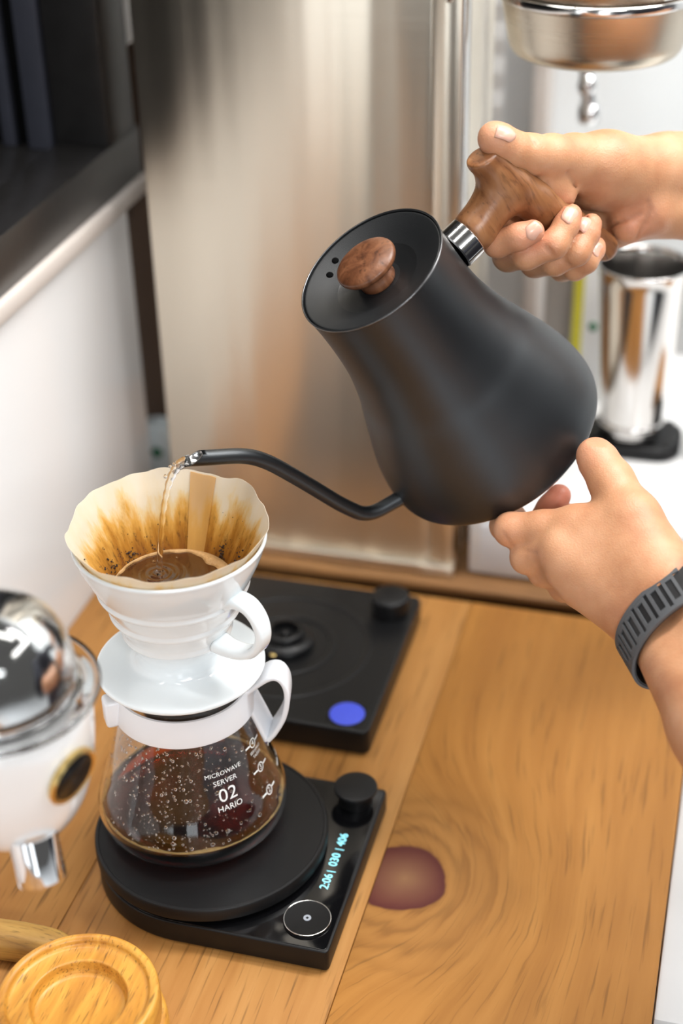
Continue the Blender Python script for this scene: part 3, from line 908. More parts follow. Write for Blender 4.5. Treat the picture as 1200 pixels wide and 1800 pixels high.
# ------------------------------------------------------------------ glass server
AX = (-0.015, 0.010)
gs = empty('glass_server', (AX[0], AX[1], 0.0302), 'clear glass coffee server with white collar on the scale platform', 'coffee server')
def zz(p): return [(r, z - .0302) for r, z in p]
G_OUT = smooth_profile([(.044, .0304), (.0520, .0318), (.0575, .0360), (.0602, .0430), (.0602, .0500), (.0580, .0580), (.0535, .0710), (.0487, .0880), (.0448, .1030), (.0415, .1180), (.0392, .1300), (.0385, .1370), (.0392, .1425), (.0400, .1460)], 4)
G_IN = [(max(r - .0019, 0), z + (.0019 if i < 6 else 0)) for i, (r, z) in enumerate(G_OUT)]
prof = [(0, .0312), (.02, .0308)] + G_OUT + [(.0397, .1472), (.0388, .1472)] + G_IN[::-1] + [(.02, .0330), (0, .0330)]
NV = 96
V, F = lathe(zz(prof), NV)
Vn = []
SPD = math.radians(194)
for x, y, z in V:                                     # pouring lip pulled out of the rim
    r = math.hypot(x, y); a = math.atan2(y, x)
    d = (a - SPD + PI) % (2 * PI) - PI
    h = max(0.0, (z - .090) / .0265)
    if r > .02 and h > 0:
        g = math.exp(-(d / .24) ** 2) * min(1, h) ** 2 * .0105
        x, y = x + g * math.cos(a), y + g * math.sin(a); z += .15 * g
    Vn.append((x, y, z))
mesh_obj('jug', Vn, F, 'clear_glass', gs)

def prof_r(z, table=None):
    table = table or G_OUT
    zs = [p[1] for p in table]; rs = [p[0] for p in table]
    return float(np.interp(z, zs, rs))
# collar band with clamp lug and fin handle
V, F = lathe(zz([(.0420, .1185), (.0438, .1186), (.0440, .1195), (.0415, .1345), (.0411, .1362), (.0396, .1362)]), 96, closed=True)
mesh_obj('collar', V, F, 'white_plastic', gs, angle=40)
V, F = box(-.0035, .0095, -.0062, .0062, -.0095, .0095, bevel=.0025, seg=3)
ca, sa = math.cos(math.radians(215)), math.sin(math.radians(215))
V = [((x + .0405) * ca - y * sa, (x + .0405) * sa + y * ca, z + .1262 - .0302) for x, y, z in V]
mesh_obj('clamp_lug', V, F, 'white_plastic', gs, angle=50)
HA = math.radians(12)
def hpt(r, z): return (r * math.cos(HA), r * math.sin(HA), z - .0302)
path = [hpt(*p) for p in smooth_profile([(.0400, .1335), (.0480, .1405), (.0550, .1450), (.0605, .1440), (.0640, .1370), (.0642, .1260), (.0615, .1140), (.0560, .1030), (.0515, .0970)], 5)]
V, F = sweep(path, rrect_sec(.0034, .0190, .0015, 3)); mesh_obj('handle', V, F, 'white_plastic', gs, angle=50)
path = [hpt(*p) for p in [(.0415, .1240), (.0435, .1190), (.0470, .1100), (.0508, .0995), (.0518, .0966)]]
V, F = sweep(path, rrect_sec(.0034, .0175, .0015, 3)); mesh_obj('handle_brace', V, F, 'white_plastic', gs, angle=50)

# printed lettering wrapped on the glass
def wrap(body, size, az, z, mat='print_white', mesh=None, sx=1.0, name='printed_lettering'):
    V, F = mesh or text_mesh(body, size)
    W = []
    for x, y, _ in V:
        zc = z + y * .93
        r = prof_r(zc) + .00025
        a = math.radians(az) + x * sx / r
        W.append((r * math.cos(a), r * math.sin(a), zc - .0302))
    return mesh_obj(name, W, F, mat, gs, smooth=False)
LA = -42
wrap('MICROWAVE', .0042, LA, .0962)
wrap('SERVER', .0050, LA, .0906)
wrap('02', .0130, LA, .0818)
wrap('HARIO', .0056, LA, .0738)
def rect(x0, x1, y0, y1, n=6):
    V = []; F = []
    for i in range(n + 1):
        x = x0 + (x1 - x0) * i / n
        V += [(x, y0, 0), (x, y1, 0)]
    for i in range(n): F.append((2 * i, 2 * i + 2, 2 * i + 3, 2 * i + 1))
    return V, F
def disc_ring(r0, r1, n=24):
    V = []; F = []
    for i in range(n):
        a = 2 * PI * i / n
        V += [(r0 * math.cos(a), r0 * math.sin(a), 0), (r1 * math.cos(a), r1 * math.sin(a), 0)]
    for i in range(n):
        j = (i + 1) % n
        F.append((2 * i, 2 * i + 1, 2 * j + 1, 2 * j))
    return V, F
for i, (num, z) in enumerate((('4', .1010), ('3', .0835), ('2', .0665))):
    wrap(None, 0, -8, z, mesh=merge(rect(-.0082, -.0036, -.0006, .0006), rect(.0036, .0082, -.0006, .0006), disc_ring(.0026, .0033)), name='level_mark')
    wrap(num, .0050, -8, z, name='level_number')
    wrap(None, 0, 24, z + .001, mesh=merge(rect(-.0085, -.0005, -.0007, .0007), rect(.0010, .0085, -.0007, .0007)), name='level_mark')
wrap('SERVINGS', .0028, -7, .0958)
wrap('TASSES', .0028, -7, .0925)

# condensation inside the glass
G_INT = [(r, z) for r, z in G_IN]
Vd, Fd = [], []
ico = bmesh.new(); bmesh.ops.create_icosphere(ico, subdivisions=1, radius=1.0)
IV = np.array([v.co[:] for v in ico.verts]); IF = [[v.index for v in f.verts] for f in ico.faces]; ico.free()
for i in range(900):
    z = rng.uniform(.050, .119)
    a = rng.uniform(-PI, PI) if i > 500 else rng.normal(math.radians(-85), .75)
    s = float(np.clip(rng.lognormal(math.log(.00055), .45), .0003, .0018))
    r = prof_r(z, G_INT) - s * .1
    c = np.array([r * math.cos(a), r * math.sin(a), z - .0302])
    nrm = np.array([math.cos(a), math.sin(a), .3]); nrm /= np.linalg.norm(nrm)
    W = IV * s; W = W - np.outer(W @ nrm, nrm) * .55
    o = len(Vd); Vd += [tuple(q) for q in (W + c)]; Fd += [[k + o for k in f] for f in IF]
tag(mesh_obj('condensation_droplets', Vd, Fd, 'droplet', gs), kind='stuff')

# brewed coffee inside the server
bc = empty('brewed_coffee', (AX[0], AX[1], 0.0332), 'dark red-brown brewed coffee in the bottom of the glass server', 'coffee')
CO = [(r - .0004, z) for r, z in G_IN if .0325 < z < .0480 and r > .03]
lv = .0480
prof = [(0, .0334), (.03, .0336)] + CO + [(prof_r(lv, G_IN) - .0004, lv), (prof_r(lv, G_IN) - .003, lv - .0004), (0, lv - .0004)]
V, F = lathe([(r, z - .0332) for r, z in prof], 96); mesh_obj('coffee_body', V, F, 'coffee_server', bc)
Vf, Ff = [], []
NF = 140
for i in range(NF + 1):
    a = 2 * PI * i / NF
    w = .0006 + .0022 * max(0, math.sin(3 * a + 1) * math.sin(7 * a)) + .0006 * random.random()
    R = prof_r(lv, G_IN) - .0006
    for rr, z in ((R, lv + .0006), (R - w, lv + .0006), (R - w, lv - .0002), (R, lv - .0002)):
        Vf.append((rr * math.cos(a), rr * math.sin(a), z - .0332))
for i in range(NF):
    for j in range(4):
        k = (j + 1) % 4
        Ff.append((i * 4 + j, i * 4 + k, i * 4 + 4 + k, i * 4 + 4 + j))
mesh_obj('foam_line', Vf, Ff, 'amber_foam', bc)

# ------------------------------------------------------------------ ceramic dripper
dr = empty('ceramic_dripper', (AX[0], AX[1], 0.1476), 'white ceramic cone dripper with saucer base and loop handle on the server', 'dripper')
def dz(p): return [(r, z - .1476) for r, z in p]
sau = smooth_profile([(.0300, .1477), (.0420, .1480), (.0490, .1488), (.0510, .1500), (.0513, .1512), (.0506, .1524), (.0480, .1528), (.0400, .1526), (.0320, .1532), (.0278, .1548), (.0255, .1580)], 4)
steps = smooth_profile([(.0247, .1620), (.0255, .1680), (.0290, .1735), (.0330, .1765)], 4) + [(.0333, .1778)] + smooth_profile([(.0324, .1795), (.0340, .1840), (.0378, .1905), (.0392, .1925)], 3) + [(.0395, .1938)] + \
    smooth_profile([(.0386, .1955), (.0404, .2000), (.0438, .2065), (.0452, .2085)], 3) + [(.0455, .2098)] + smooth_profile([(.0448, .2112), (.0496, .2210), (.0535, .2300), (.0556, .2365), (.0565, .2392), (.0562, .2404), (.0552, .2408), (.0542, .2400)], 4)
inn = [(.0520, .2350), (.0420, .2150), (.0300, .1910), (.0180, .1680), (.0110, .1560), (.0110, .1477)]
V, F = lathe(dz(sau + steps + inn), 96, closed=True); mesh_obj('cone', V, F, 'ceramic', dr)
for i in range(12):                                    # spiral ribs inside the cone
    p = []
    for t in np.linspace(0, 1, 9):
        z = .170 + (.221 - .170) * t
        r = float(np.interp(z, [.168, .191, .215, .235], [.018, .030, .042, .052])) + .0001
        a = 2 * PI * i / 12 + .9 * (1 - t)
        p.append((r * math.cos(a), r * math.sin(a), z - .1476))
    V, F = sweep(p, circle_sec(.0008, 6)); mesh_obj('rib', V, F, 'ceramic', dr)
DH = math.radians(-21)
def dpt(r, z): return (r * math.cos(DH), r * math.sin(DH), z - .1476)
path = [dpt(*p) for p in smooth_profile([(.0430, .2125), (.0500, .2155), (.0590, .2140), (.0655, .2060), (.0665, .1950), (.0610, .1850), (.0510, .1795), (.0400, .1780), (.0325, .1790)], 6)]
n_ = len(path)
scl = [1.25 - .35 * math.sin(PI * i / (n_ - 1)) for i in range(n_)]
V, F = sweep(path, rrect_sec(.0062, .0130, .0029, 5), scale=scl); mesh_obj('handle', V, F, 'ceramic', dr)

# ------------------------------------------------------------------ paper filter
RIMZ = .239
pf = mesh_obj.__call__ if False else None
def filter_r(z):            # inside of the cone just proud of the ribs
    return float(np.interp(z, [.165, .191, .215, .235, .252], [.0140, .0283, .0405, .0508, .0592]))
NA, NZ = 180, 26
BACK = math.radians(106)
Vp, Fp = [], []
def edge_z(a):
    d = a - BACK
    z = .2490 + .0022 * math.cos(d)
    z += .0011 * math.sin(7 * a + .6) + .0006 * math.sin(12 * a + 2.0) + .0003 * math.sin(23 * a)
    q = (d - .50 + PI) % (2 * PI) - PI
    z += .0030 * math.exp(-(q / .13) ** 2)
    return z
for side in (0, 1):
    for j in range(NZ + 1):
        t = j / NZ
        for i in range(NA):
            a = 2 * PI * i / NA
            ez = edge_z(a)
            z = .168 + (ez - .168) * t
            r = filter_r(z)
            flute = .0007 * math.sin(12 * a + 3.0 * (1 - t)) * min(1, 2.2 * t) * (1 - .6 * t) + .0006 * math.sin(7 * a + .6) * max(0, t - .6) * 2
            if z > .236:                       # front of the paper leans on the rim, back stands free
                r = min(r, .0515 + .0062 * (0.5 + .5 * math.cos(a - BACK)) + (z - .236) * .25 + .0016)
            r += flute - (.00022 if side else 0)
            Vp.append((r * math.cos(a), r * math.sin(a), z - RIMZ))
def vid(s, j, i): return s * (NZ + 1) * NA + j * NA + i % NA
for s in (0, 1):
    for j in range(NZ):
        for i in range(NA):
            q = (vid(s, j, i), vid(s, j, i + 1), vid(s, j + 1, i + 1), vid(s, j + 1, i))
            Fp.append(q if s == 0 else q[::-1])
for i in range(NA):
    Fp.append((vid(0, NZ, i), vid(0, NZ, i + 1), vid(1, NZ, i + 1), vid(1, NZ, i)))
    Fp.append((vid(0, 0, i), vid(1, 0, i), vid(1, 0, i + 1), vid(0, 0, i + 1)))
pf = mesh_obj('paper_filter', Vp, Fp, 'filter_paper', loc=(AX[0], AX[1], RIMZ), angle=60)
tag(pf, 'cream paper filter stained with coffee, seated in the white dripper', 'coffee filter')
# folded seam, a second layer of paper down the back
Vs, Fs = [], []
a0, a1 = math.radians(80), math.radians(97)
ns = 8
for side in (0, 1):
    for j in range(NZ + 1):
        t = j / NZ
        for i in range(ns + 1):
            a = a0 + (a1 - a0) * i / ns
            z = .172 + (edge_z(a) - .0006 - .172) * t
            r = filter_r(z)
            if z > .236:
                r = min(r, .0515 + .0062 * (0.5 + .5 * math.cos(a - BACK)) + (z - .236) * .25 + .0016)
            r += .0009 * math.sin(12 * a + 5.5 * (1 - t)) * min(1, 2.2 * t) * .5 - (.0010 if side == 0 else .0014)
            Vs.append((r * math.cos(a), r * math.sin(a), z - RIMZ))
def sid(s, j, i): return s * (NZ + 1) * (ns + 1) + j * (ns + 1) + i
for s in (0, 1):
    for j in range(NZ):
        for i in range(ns):
            Fs.append((sid(s, j, i), sid(s, j, i + 1), sid(s, j + 1, i + 1), sid(s, j + 1, i)))
for j in range(NZ):
    for i in (0, ns):
        Fs.append((sid(0, j, i), sid(0, j + 1, i), sid(1, j + 1, i), sid(1, j, i)))
for i in range(ns):
    for j in (0, NZ):
        Fs.append((sid(0, j, i), sid(0, j, i + 1), sid(1, j, i + 1), sid(1, j, i)))
mesh_obj('seam_flap', Vs, Fs, 'filter_seam', pf, angle=60)

# coffee standing in the filter
CZ = .2075
bw = empty('coffee_slurry', (AX[0], AX[1], CZ - .03), 'dark brown wet coffee pooled inside the paper filter', 'coffee')
Rc = filter_r(CZ) - .0016
Vc, Fc = [], []
NR, NC = 26, 120
Vc.append((0, 0, .03))
HX, HY = -.0275 - AX[0], .0185 - AX[1]
for i in range(1, NR + 1):
    for j in range(NC):
        a = 2 * PI * j / NC
        r = Rc * i / NR
        x, y = r * math.cos(a), r * math.sin(a)
        d = math.hypot(x - HX, y - HY)
        Vc.append((x, y, .03 + .0006 * math.cos(d * 1500) * math.exp(-d / .009) + .00012 * math.sin(700 * x + 300 * y)))
for j in range(NC): Fc.append((0, 1 + j, 1 + (j + 1) % NC))
for i in range(NR - 1):
    for j in range(NC):
        A = 1 + i * NC; B = A + NC
        Fc.append((A + j, B + j, B + (j + 1) % NC, A + (j + 1) % NC))
bot = len(Vc)
for j in range(NC):
    a = 2 * PI * j / NC; Vc.append((filter_r(CZ - .03) * .9 * math.cos(a), filter_r(CZ - .03) * .9 * math.sin(a), 0.0))
L_ = 1 + (NR - 1) * NC
for j in range(NC): Fc.append((L_ + j, bot + j, bot + (j + 1) % NC, L_ + (j + 1) % NC))
Fc.append(tuple(bot + j for j in range(NC - 1, -1, -1)))
mesh_obj('liquid', Vc, Fc, 'coffee_slurry', bw)
# tan foam collar hugging the paper
Vf, Ff = [], []
NF = 160
for i in range(NF):
    a = 2 * PI * i / NF
    right = max(0, math.cos(a - math.radians(45)))
    w = .0006 + .0085 * right ** 3 * (0.75 + .25 * math.sin(6 * a + 1)) + .0010 * (math.sin(11 * a) + math.sin(17 * a + 1)) * .5
    w = max(w, .0004)
    R = Rc + .0004
    for rr, z in ((R, .0306 + .0008), (R - w * .6, .0306 + .0004), (R - w, .0300), (R - w, .0290), (R, .0290)):
        Vf.append((rr * math.cos(a), rr * math.sin(a), z))
for i in range(NF):
    for j in range(5):
        k = (j + 1) % 5; m_ = (i + 1) % NF
        Ff.append((i * 5 + j, i * 5 + k, m_ * 5 + k, m_ * 5 + j))
mesh_obj('foam_collar', Vf, Ff, 'foam_tan', bw)
# bubbles on the coffee
for (bx, by, br) in ((-.020, .020, .0011), (-.008, .027, .0008), (.018, -.010, .0012), (.021, -.006, .0009), (.024, -.002, .0007), (.0175, -.0035, .0007)):
    V, F = lathe([(0, br * .7), (br * .5, br * .6), (br * .85, br * .3), (br, 0), (0, -.0001)], 14)
    mesh_obj('bubble', shift(V, (bx, by, .0303)), F, 'water', bw)
# grounds stuck to the paper above the pool
Vg, Fg = [], []
for i in range(330):
    if i < 230:
        a = math.radians(rng.choice([128, 140, 152, 163, 176, 190, 60, 40, 205, 30]) + rng.normal(0, 3.2)); z = CZ + abs(rng.normal(0.002, .0045))
    else:
        a = rng.uniform(0, 2 * PI); z = CZ + rng.uniform(0, .026)
    s = float(np.clip(rng.lognormal(math.log(.00040), .4), .0002, .0011))
    if i >= 230: s *= .7
    r = filter_r(z) - .0004
    c = np.array([r * math.cos(a), r * math.sin(a), z - CZ + .03])
    W = IV * s * rng.uniform(.6, 1.3, (len(IV), 1)) + c
    o = len(Vg); Vg += [tuple(q) for q in W]; Fg += [[k + o for k in f] for f in IF]
tag(mesh_obj('coffee_grounds', Vg, Fg, 'grounds', bw, smooth=False), kind='stuff')

# ------------------------------------------------------------------ gooseneck kettle (tilted, pouring)
Bk = Vector((0.1436, 0.1736, 0.2410))
kk = Vector((-.4065, -.3802, .8308)).normalized()
ks = Vector((-.6044, -.57, -.5566)); ks = (ks - kk * ks.dot(kk)).normalized()
kn = kk.cross(ks)
KM = Matrix.Translation(Bk) @ Matrix((ks, kn, kk)).transposed().to_4x4()
kt = empty('gooseneck_kettle', None, 'matte black gooseneck kettle with walnut handle, tilted and pouring', 'kettle', matrix=KM)
body = smooth_profile([(.0715, .0008), (.0728, .0022), (.0734, .0050), (.0734, .0100), (.0727, .0180), (.0707, .0280), (.0672, .0400), (.0628, .0530), (.0580, .0670), (.0540, .0780), (.0508, .0900), (.0482, .1020), (.0466, .1150), (.0457, .1300), (.0455, .1450), (.0459, .1555)], 4)
V, F = lathe([(0, .0008)] + body + [(.0461, .1572), (.0452, .1572), (.0450, .1540), (.0448, .1300), (0, .1300)], 128)
mesh_obj('body', V, F, 'kettle_black', kt, angle=50)
V, F = lathe([(0, 0), (.0700, 0), (.0716, .0004), (.0726, .0019), (.0716, .0020), (0, .0020)], 128)
mesh_obj('base_rim', V, F, 'spout_steel', kt, angle=50)
V, F = lathe([(.0455, .1568), (.0458, .1574), (.0463, .1574), (.0464, .1568), (.0462, .1562)], 128, closed=True); mesh_obj('mouth_rim', V, F, 'rim_worn', kt)
lid = mesh_obj('lid', *lathe(smooth_profile([(0, .1470), (.0100, .1470), (.0150, .1472), (.0185, .1480), (.0240, .1492), (.0300, .1512), (.0370, .1540), (.0425, .1561), (.0442, .1566), (.0448, .1562)], 4) + [(.0446, .1540), (0, .1440)], 128), 'lid_black', kt)
for hx, hy, hz in ((.0156, -.0305, .1530), (.0069, -.0360, .1543)):
    q = math.hypot(hx, hy)
    V, F = lathe([(0, .0002), (.0019, .0002), (.0021, -.0002), (0, -.0004)], 20)
    W = []
    for x, y, z in V:
        r2 = math.hypot(hx + x, hy + y)
        W.append((hx + x, hy + y, float(np.interp(r2, [.0240, .0300, .0370, .0425], [.1492, .1512, .1540, .1561])) + z + .0003))
    mesh_obj('vent_hole', W, F, 'dark_gap', lid)
knob_p = smooth_profile([(0, .1466), (.0090, .1467), (.0108, .1476), (.0110, .1500), (.0100, .1530), (.0098, .1550), (.0112, .1568), (.0150, .1580), (.0180, .1600), (.0189, .1622), (.0180, .1642), (.0140, .1660), (.0080, .1672), (0, .1676)], 4)
mesh_obj('lid_knob', *lathe(knob_p, 72), 'walnut', lid)
# spout: bent tube leaving the body low down and climbing to the tip
sp_xy = [(.0660, .0125), (.0698, .0139), (.0760, .0160), (.0820, .0180), (.0880, .0202), (.0930, .0233), (.0968, .0280), (.0993, .0340), (.1035, .0480), (.1077, .0665), (.1120, .0848), (.1160, .1005), (.1188, .1092), (.1223, .1172), (.1272, .1245), (.1330, .1310), (.1400, .1382), (.1480, .1466)]
path = [(a, 0, b) for a, b in smooth_profile(sp_xy, 3)]
P, fr = frames(path)
NS = 24
def ringpts(p, f, r, shear=0.0):
    t, n, b = f
    dn = Vector((.73, 0, -.68))
    out = []
    for i in range(NS):
        a = 2 * PI * i / NS
        d = n * math.cos(a) + b * math.sin(a)
        out.append(p + d * r + t * shear * (d.dot(dn) * r))
    return out
def loft(rings, close=False):
    V, F = [], []
    for R in rings: V += R
    for i in range(len(rings) - 1):
        for j in range(NS):
            k = (j + 1) % NS
            F.append((i * NS + j, i * NS + k, (i + 1) * NS + k, (i + 1) * NS + j))
    return V, F
RS = [.0051 if i < 4 else float(np.interp(i, [4, 12, len(P) - 1], [.0049, .0047, .0046])) for i in range(len(P))]
outer = [ringpts(p, f, r) for p, f, r in zip(P[:-1], fr[:-1], RS)] + [ringpts(P[-1], fr[-1], RS[-1], 1.15)]
V, F = loft(outer); spo = mesh_obj('spout', V, F, 'kettle_black', kt)
inner = [ringpts(P[-1], fr[-1], .0046, 1.15), ringpts(P[-1], fr[-1], .0038, 1.15)] + [ringpts(p, f, .0036) for p, f in zip(P[-3:-14:-1], fr[-3:-14:-1])]
V, F = loft(inner); mesh_obj('spout_lip', V, F, 'spout_steel', spo)
V, F = lathe([(.0046, -.0015), (.0062, -.0012), (.0060, .0006), (.0052, .0012)], 28, closed=True)
t0 = fr[4][0]
rotm = t0.to_track_quat('Z', 'Y').to_matrix()
mesh_obj('spout_weld', [tuple(rotm @ Vector(v) + Vector((.0708, 0, .0142))) for v in V], F, 'kettle_black', spo)
# handle: chrome collar then a carved walnut grip
V, F = lathe([(0, .0), (.0125, 0), (.0131, .0008), (.0131, .0118), (.0125, .0126), (0, .0126)], 56)
V = [(-.0465 - v[2], v[1], v[0] + .1258) for v in V]
mesh_obj('handle_collar', V, F, 'polished_steel', kt, angle=22)
f = Field((-.150, -.030, .020), (-.050, .030, .180), .0011)
f.chain([((-.0575, 0, .1258), .0124), ((-.0660, 0, .1268), .0122), ((-.0780, 0, .1300), .0118), ((-.0905, 0, .1330), .0120)], .004)
g = f.like()
g.chain([((-.0905, 0, .1590), .0098), ((-.0935, 0, .1480), .0108), ((-.0965, 0, .1330), .0122), ((-.1035, 0, .1120), .0122), ((-.1110, 0, .0900), .0112), ((-.1190, 0, .0670), .0102), ((-.1260, 0, .0480), .0090)], .003)
f.merge(g, .012)
f.cut_plane((-.0895, 0, .1615), (-.10, 0, .995), .0015)
f.cut_plane((-.1275, 0, .0395), (-.35, 0, -.936), .004)
f.cut_plane((-.0588, 0, .1258), (1, 0, 0), .0006)
V, F = f.surface()
field_obj('handle_grip', V, F, 'walnut_handle', kt)

# water falling from the spout into the coffee
tipw = KM @ Vector((.1505, 0, .1470))
hit = Vector((-.0275, .0185, CZ - .003))
path, rad = [], []
N_ = 40
for i in range(N_ + 1):
    t = i / N_
    x = tipw.x + (hit.x - tipw.x) * (t ** .62); y = tipw.y + (hit.y - tipw.y) * (t ** .62)
    z = tipw.z + .0005 + (hit.z - tipw.z) * (.10 * t + .90 * t * t)
    path.append((x, y, z)); rad.append(.0034 - .0016 * min(1, t * 2.2) + .00025 * math.sin(i * 1.7) * (t > .1))
V, F = sweep(path, circle_sec(1.0, 16), scale=rad)
ws = mesh_obj('water_stream', V, F, 'water', None)
tag(ws, 'thin clear water stream falling from kettle spout into the coffee', 'water')
for (t, dx, s) in ((.10, -.0032, .0014), (.16, -.0042, .0011), (.30, -.0034, .0012), (.07, .0024, .0010)):
    p = Vector(path[int(t * N_)])
    V, F = lathe([(0, s * 1.3), (s * .6, s * .7), (s, 0), (s * .7, -s * .7), (0, -s)], 14)
    mesh_obj('water_drop', [(v[0] + p.x + dx, v[1] + p.y - .001, v[2] + p.z) for v in V], F, 'water', ws)

# ------------------------------------------------------------------ white grinder at the left edge, held by its stand outside the frame
GR = (-0.0403, -0.1577, 0.0)
gr = empty('coffee_grinder', GR, 'white round-bodied coffee grinder with chrome dome and gold-rimmed badge', 'grinder')
V, F = lathe(smooth_profile([(0, .1640), (.014, .1650), (.0265, .1705), (.0365, .1850), (.0425, .2050), (.0448, .2250), (.0452, .2380), (.0440, .2450)], 5) + [(.0400, .2465), (0, .2465)], 80)
mesh_obj('body', V, F, 'white_enamel', gr)
V, F = lathe(smooth_profile([(.0365, .2466), (.0385, .2480), (.0388, .2580), (.0370, .2720), (.0320, .2850), (.0230, .2940), (.0110, .2985), (0, .2995)], 5), 80)
mesh_obj('dome', V, F, 'chrome', gr)
V, F = lathe([(.0380, .2470), (.0500, .2500), (.0512, .2525), (.0508, .2545), (.0492, .2530), (.0385, .2500)], 80, closed=True)
mesh_obj('rim_ring', V, F, 'clear_plastic', gr)
V, F = lathe(smooth_profile([(.0398, .2550), (.0402, .2600), (.0388, .2730), (.0335, .2870), (.0240, .2965), (.0112, .3012), (0, .3022)], 4) + smooth_profile([(0, .3008), (.0112, .2998), (.0235, .2952), (.0328, .2860), (.0378, .2726), (.0392, .2600), (.0390, .2550)], 4), 64)
mesh_obj('dome_cover', V, F, 'clear_plastic', gr)
bd = math.radians(-18)
bx = Vector((math.cos(bd) * .97, math.sin(bd) * .97, -.22)).normalized()
rotm = bx.to_track_quat('Z', 'Y').to_matrix()
bo = Vector((math.cos(bd) * .0428, math.sin(bd) * .0428, .2180))
bg = mesh_obj('badge', [tuple(rotm @ Vector(v) + bo) for v in lathe([(0, 0), (.0155, 0), (.0160, .002), (.0148, .0034), (.0130, .0026), (0, .0026)], 48)[0]], lathe([(0, 0), (.0155, 0), (.0160, .002), (.0148, .0034), (.0130, .0026), (0, .0026)], 48)[1], 'brass_light', gr, angle=40)
V, F = lathe([(0, .0031), (.0127, .0030), (.0128, .0026), (0, .0025)], 40); mesh_obj('badge_face', [tuple(rotm @ Vector(v) + bo) for v in V], F, 'black_plastic', bg)
ax_ = Vector((.25, -.30, -.92)).normalized(); rotm = (-ax_).to_track_quat('Z', 'Y').to_matrix(); co_ = Vector((.0262, -.0300, .1600))
V, F = lathe([(.0090, 0), (.0118, 0), (.0122, .0010), (.0122, .0240), (.0085, .0240)], 40, closed=True); mesh_obj('outlet_spout', [tuple(rotm @ Vector(v) + co_) for v in V], F, 'chrome', gr, angle=40)
V, F = sweep([(-.030, 0, .205), (-.07, .0, .205), (-.105, .0, .205), (-.122, 0, .19), (-.126, 0, .15), (-.126, 0, .02)], circle_sec(.014, 20)); mesh_obj('stand_arm', V, F, 'white_enamel', gr)
V, F = lathe([(0, 0), (.032, 0), (.033, .004), (.028, .014), (.016, .022), (0, .022)], 48); mesh_obj('stand_foot', shift(V, (-.126, 0, 0)), F, 'white_enamel', gr, angle=40)

# ------------------------------------------------------------------ turned wooden dish and stick in the front left corner
wd = empty('wooden_dish', (-0.0215, -0.1595, 0.0), 'round turned yellow wooden dish with stepped recess in the front corner', 'dish')
V, F = lathe(smooth_profile([(0, .0), (.044, 0), (.0475, .003), (.0485, .012), (.0475, .021), (.0450, .0235)], 3) + [(.030, .0236), (0, .0236)], 80); mesh_obj('lower_ring', V, F, 'acacia', wd, angle=40)
V, F = lathe([(0, .0238), (.0438, .0238)] + smooth_profile([(.0452, .026), (.0456, .034), (.0452, .042), (.0440, .0445), (.0420, .0450), (.0400, .0440), (.0392, .0420)], 3) + smooth_profile([(.0385, .0408), (.0330, .0402), (.0285, .0404), (.0272, .0396), (.0266, .0360), (.0255, .0335), (.0225, .0322), (0, .0318)], 3), 96); mesh_obj('upper_bowl', V, F, 'acacia', wd)
ws_ = empty('wooden_stick', (-0.085, -0.1200, 0.0), 'thick yellow-brown wooden stick lying behind the round wooden dish', 'stick')
A_, B_ = Vector((-0.1217, -0.1075, 0.0110)), Vector((-0.0566, -0.1022, 0.0100))
path = [tuple(A_ + (B_ - A_) * t - Vector((-.085, -.12, 0))) for t in np.linspace(0, 1, 12)]
V, F = sweep(path, rrect_sec(.021, .021, .007, 4), scale=[.85, .95, 1, 1, 1, 1, 1, .98, .95, .9, .82, .6]); mesh_obj('stick_shaft', V, F, 'olive_stick', ws_, angle=50)
V, F = sweep([tuple(A_ - Vector((-.085, -.12, 0)) - (B_ - A_) * .12), tuple(A_ - Vector((-.085, -.12, 0)))], circle_sec(.010, 18), scale=[.8, 1]); mesh_obj('end_cap', V, F, 'polished_steel', ws_)

# ------------------------------------------------------------------ person: right hand on the grip, left hand steadying the kettle
PO = (0.42, 0.16, 0.0)
pe = empty('person', PO, 'person pouring, right hand on kettle handle and left hand under its base', 'person')

def blob_attr(spots):
    def fn(V):
        a = np.zeros(len(V))
        for p, r, w in spots:
            d = np.linalg.norm(V - np.array(p), axis=1)
            a = np.maximum(a, w * np.clip(1.3 - d / r, 0, 1))
        return a
    return fn
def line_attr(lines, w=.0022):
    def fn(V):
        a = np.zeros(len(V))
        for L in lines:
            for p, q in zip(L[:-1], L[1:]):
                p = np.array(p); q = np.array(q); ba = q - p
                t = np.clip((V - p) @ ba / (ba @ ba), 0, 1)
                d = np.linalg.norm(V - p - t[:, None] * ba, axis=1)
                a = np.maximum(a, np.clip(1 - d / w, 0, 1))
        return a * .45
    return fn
def push_to_surface(fd, pts, toward, depth=0.0):
    """march each point of a crease line onto the skin along a direction"""
    out = []
    tw = np.array(toward, float); tw /= np.linalg.norm(tw)
    for p in pts:
        p = np.array(p, float) + tw * .05
        for _ in range(200):
            i = np.clip(np.round((p - fd.lo) / fd.h).astype(int), 0, fd.n - 1)
            d = float(fd.D[tuple(i)])
            if d < .0003: break
            p = p - tw * max(d * .6, .0003)
        out.append(tuple(p - tw * depth))
    return out
CAMV = -np.array(cam.matrix_world.to_3x3() @ Vector((0, 0, -1)))

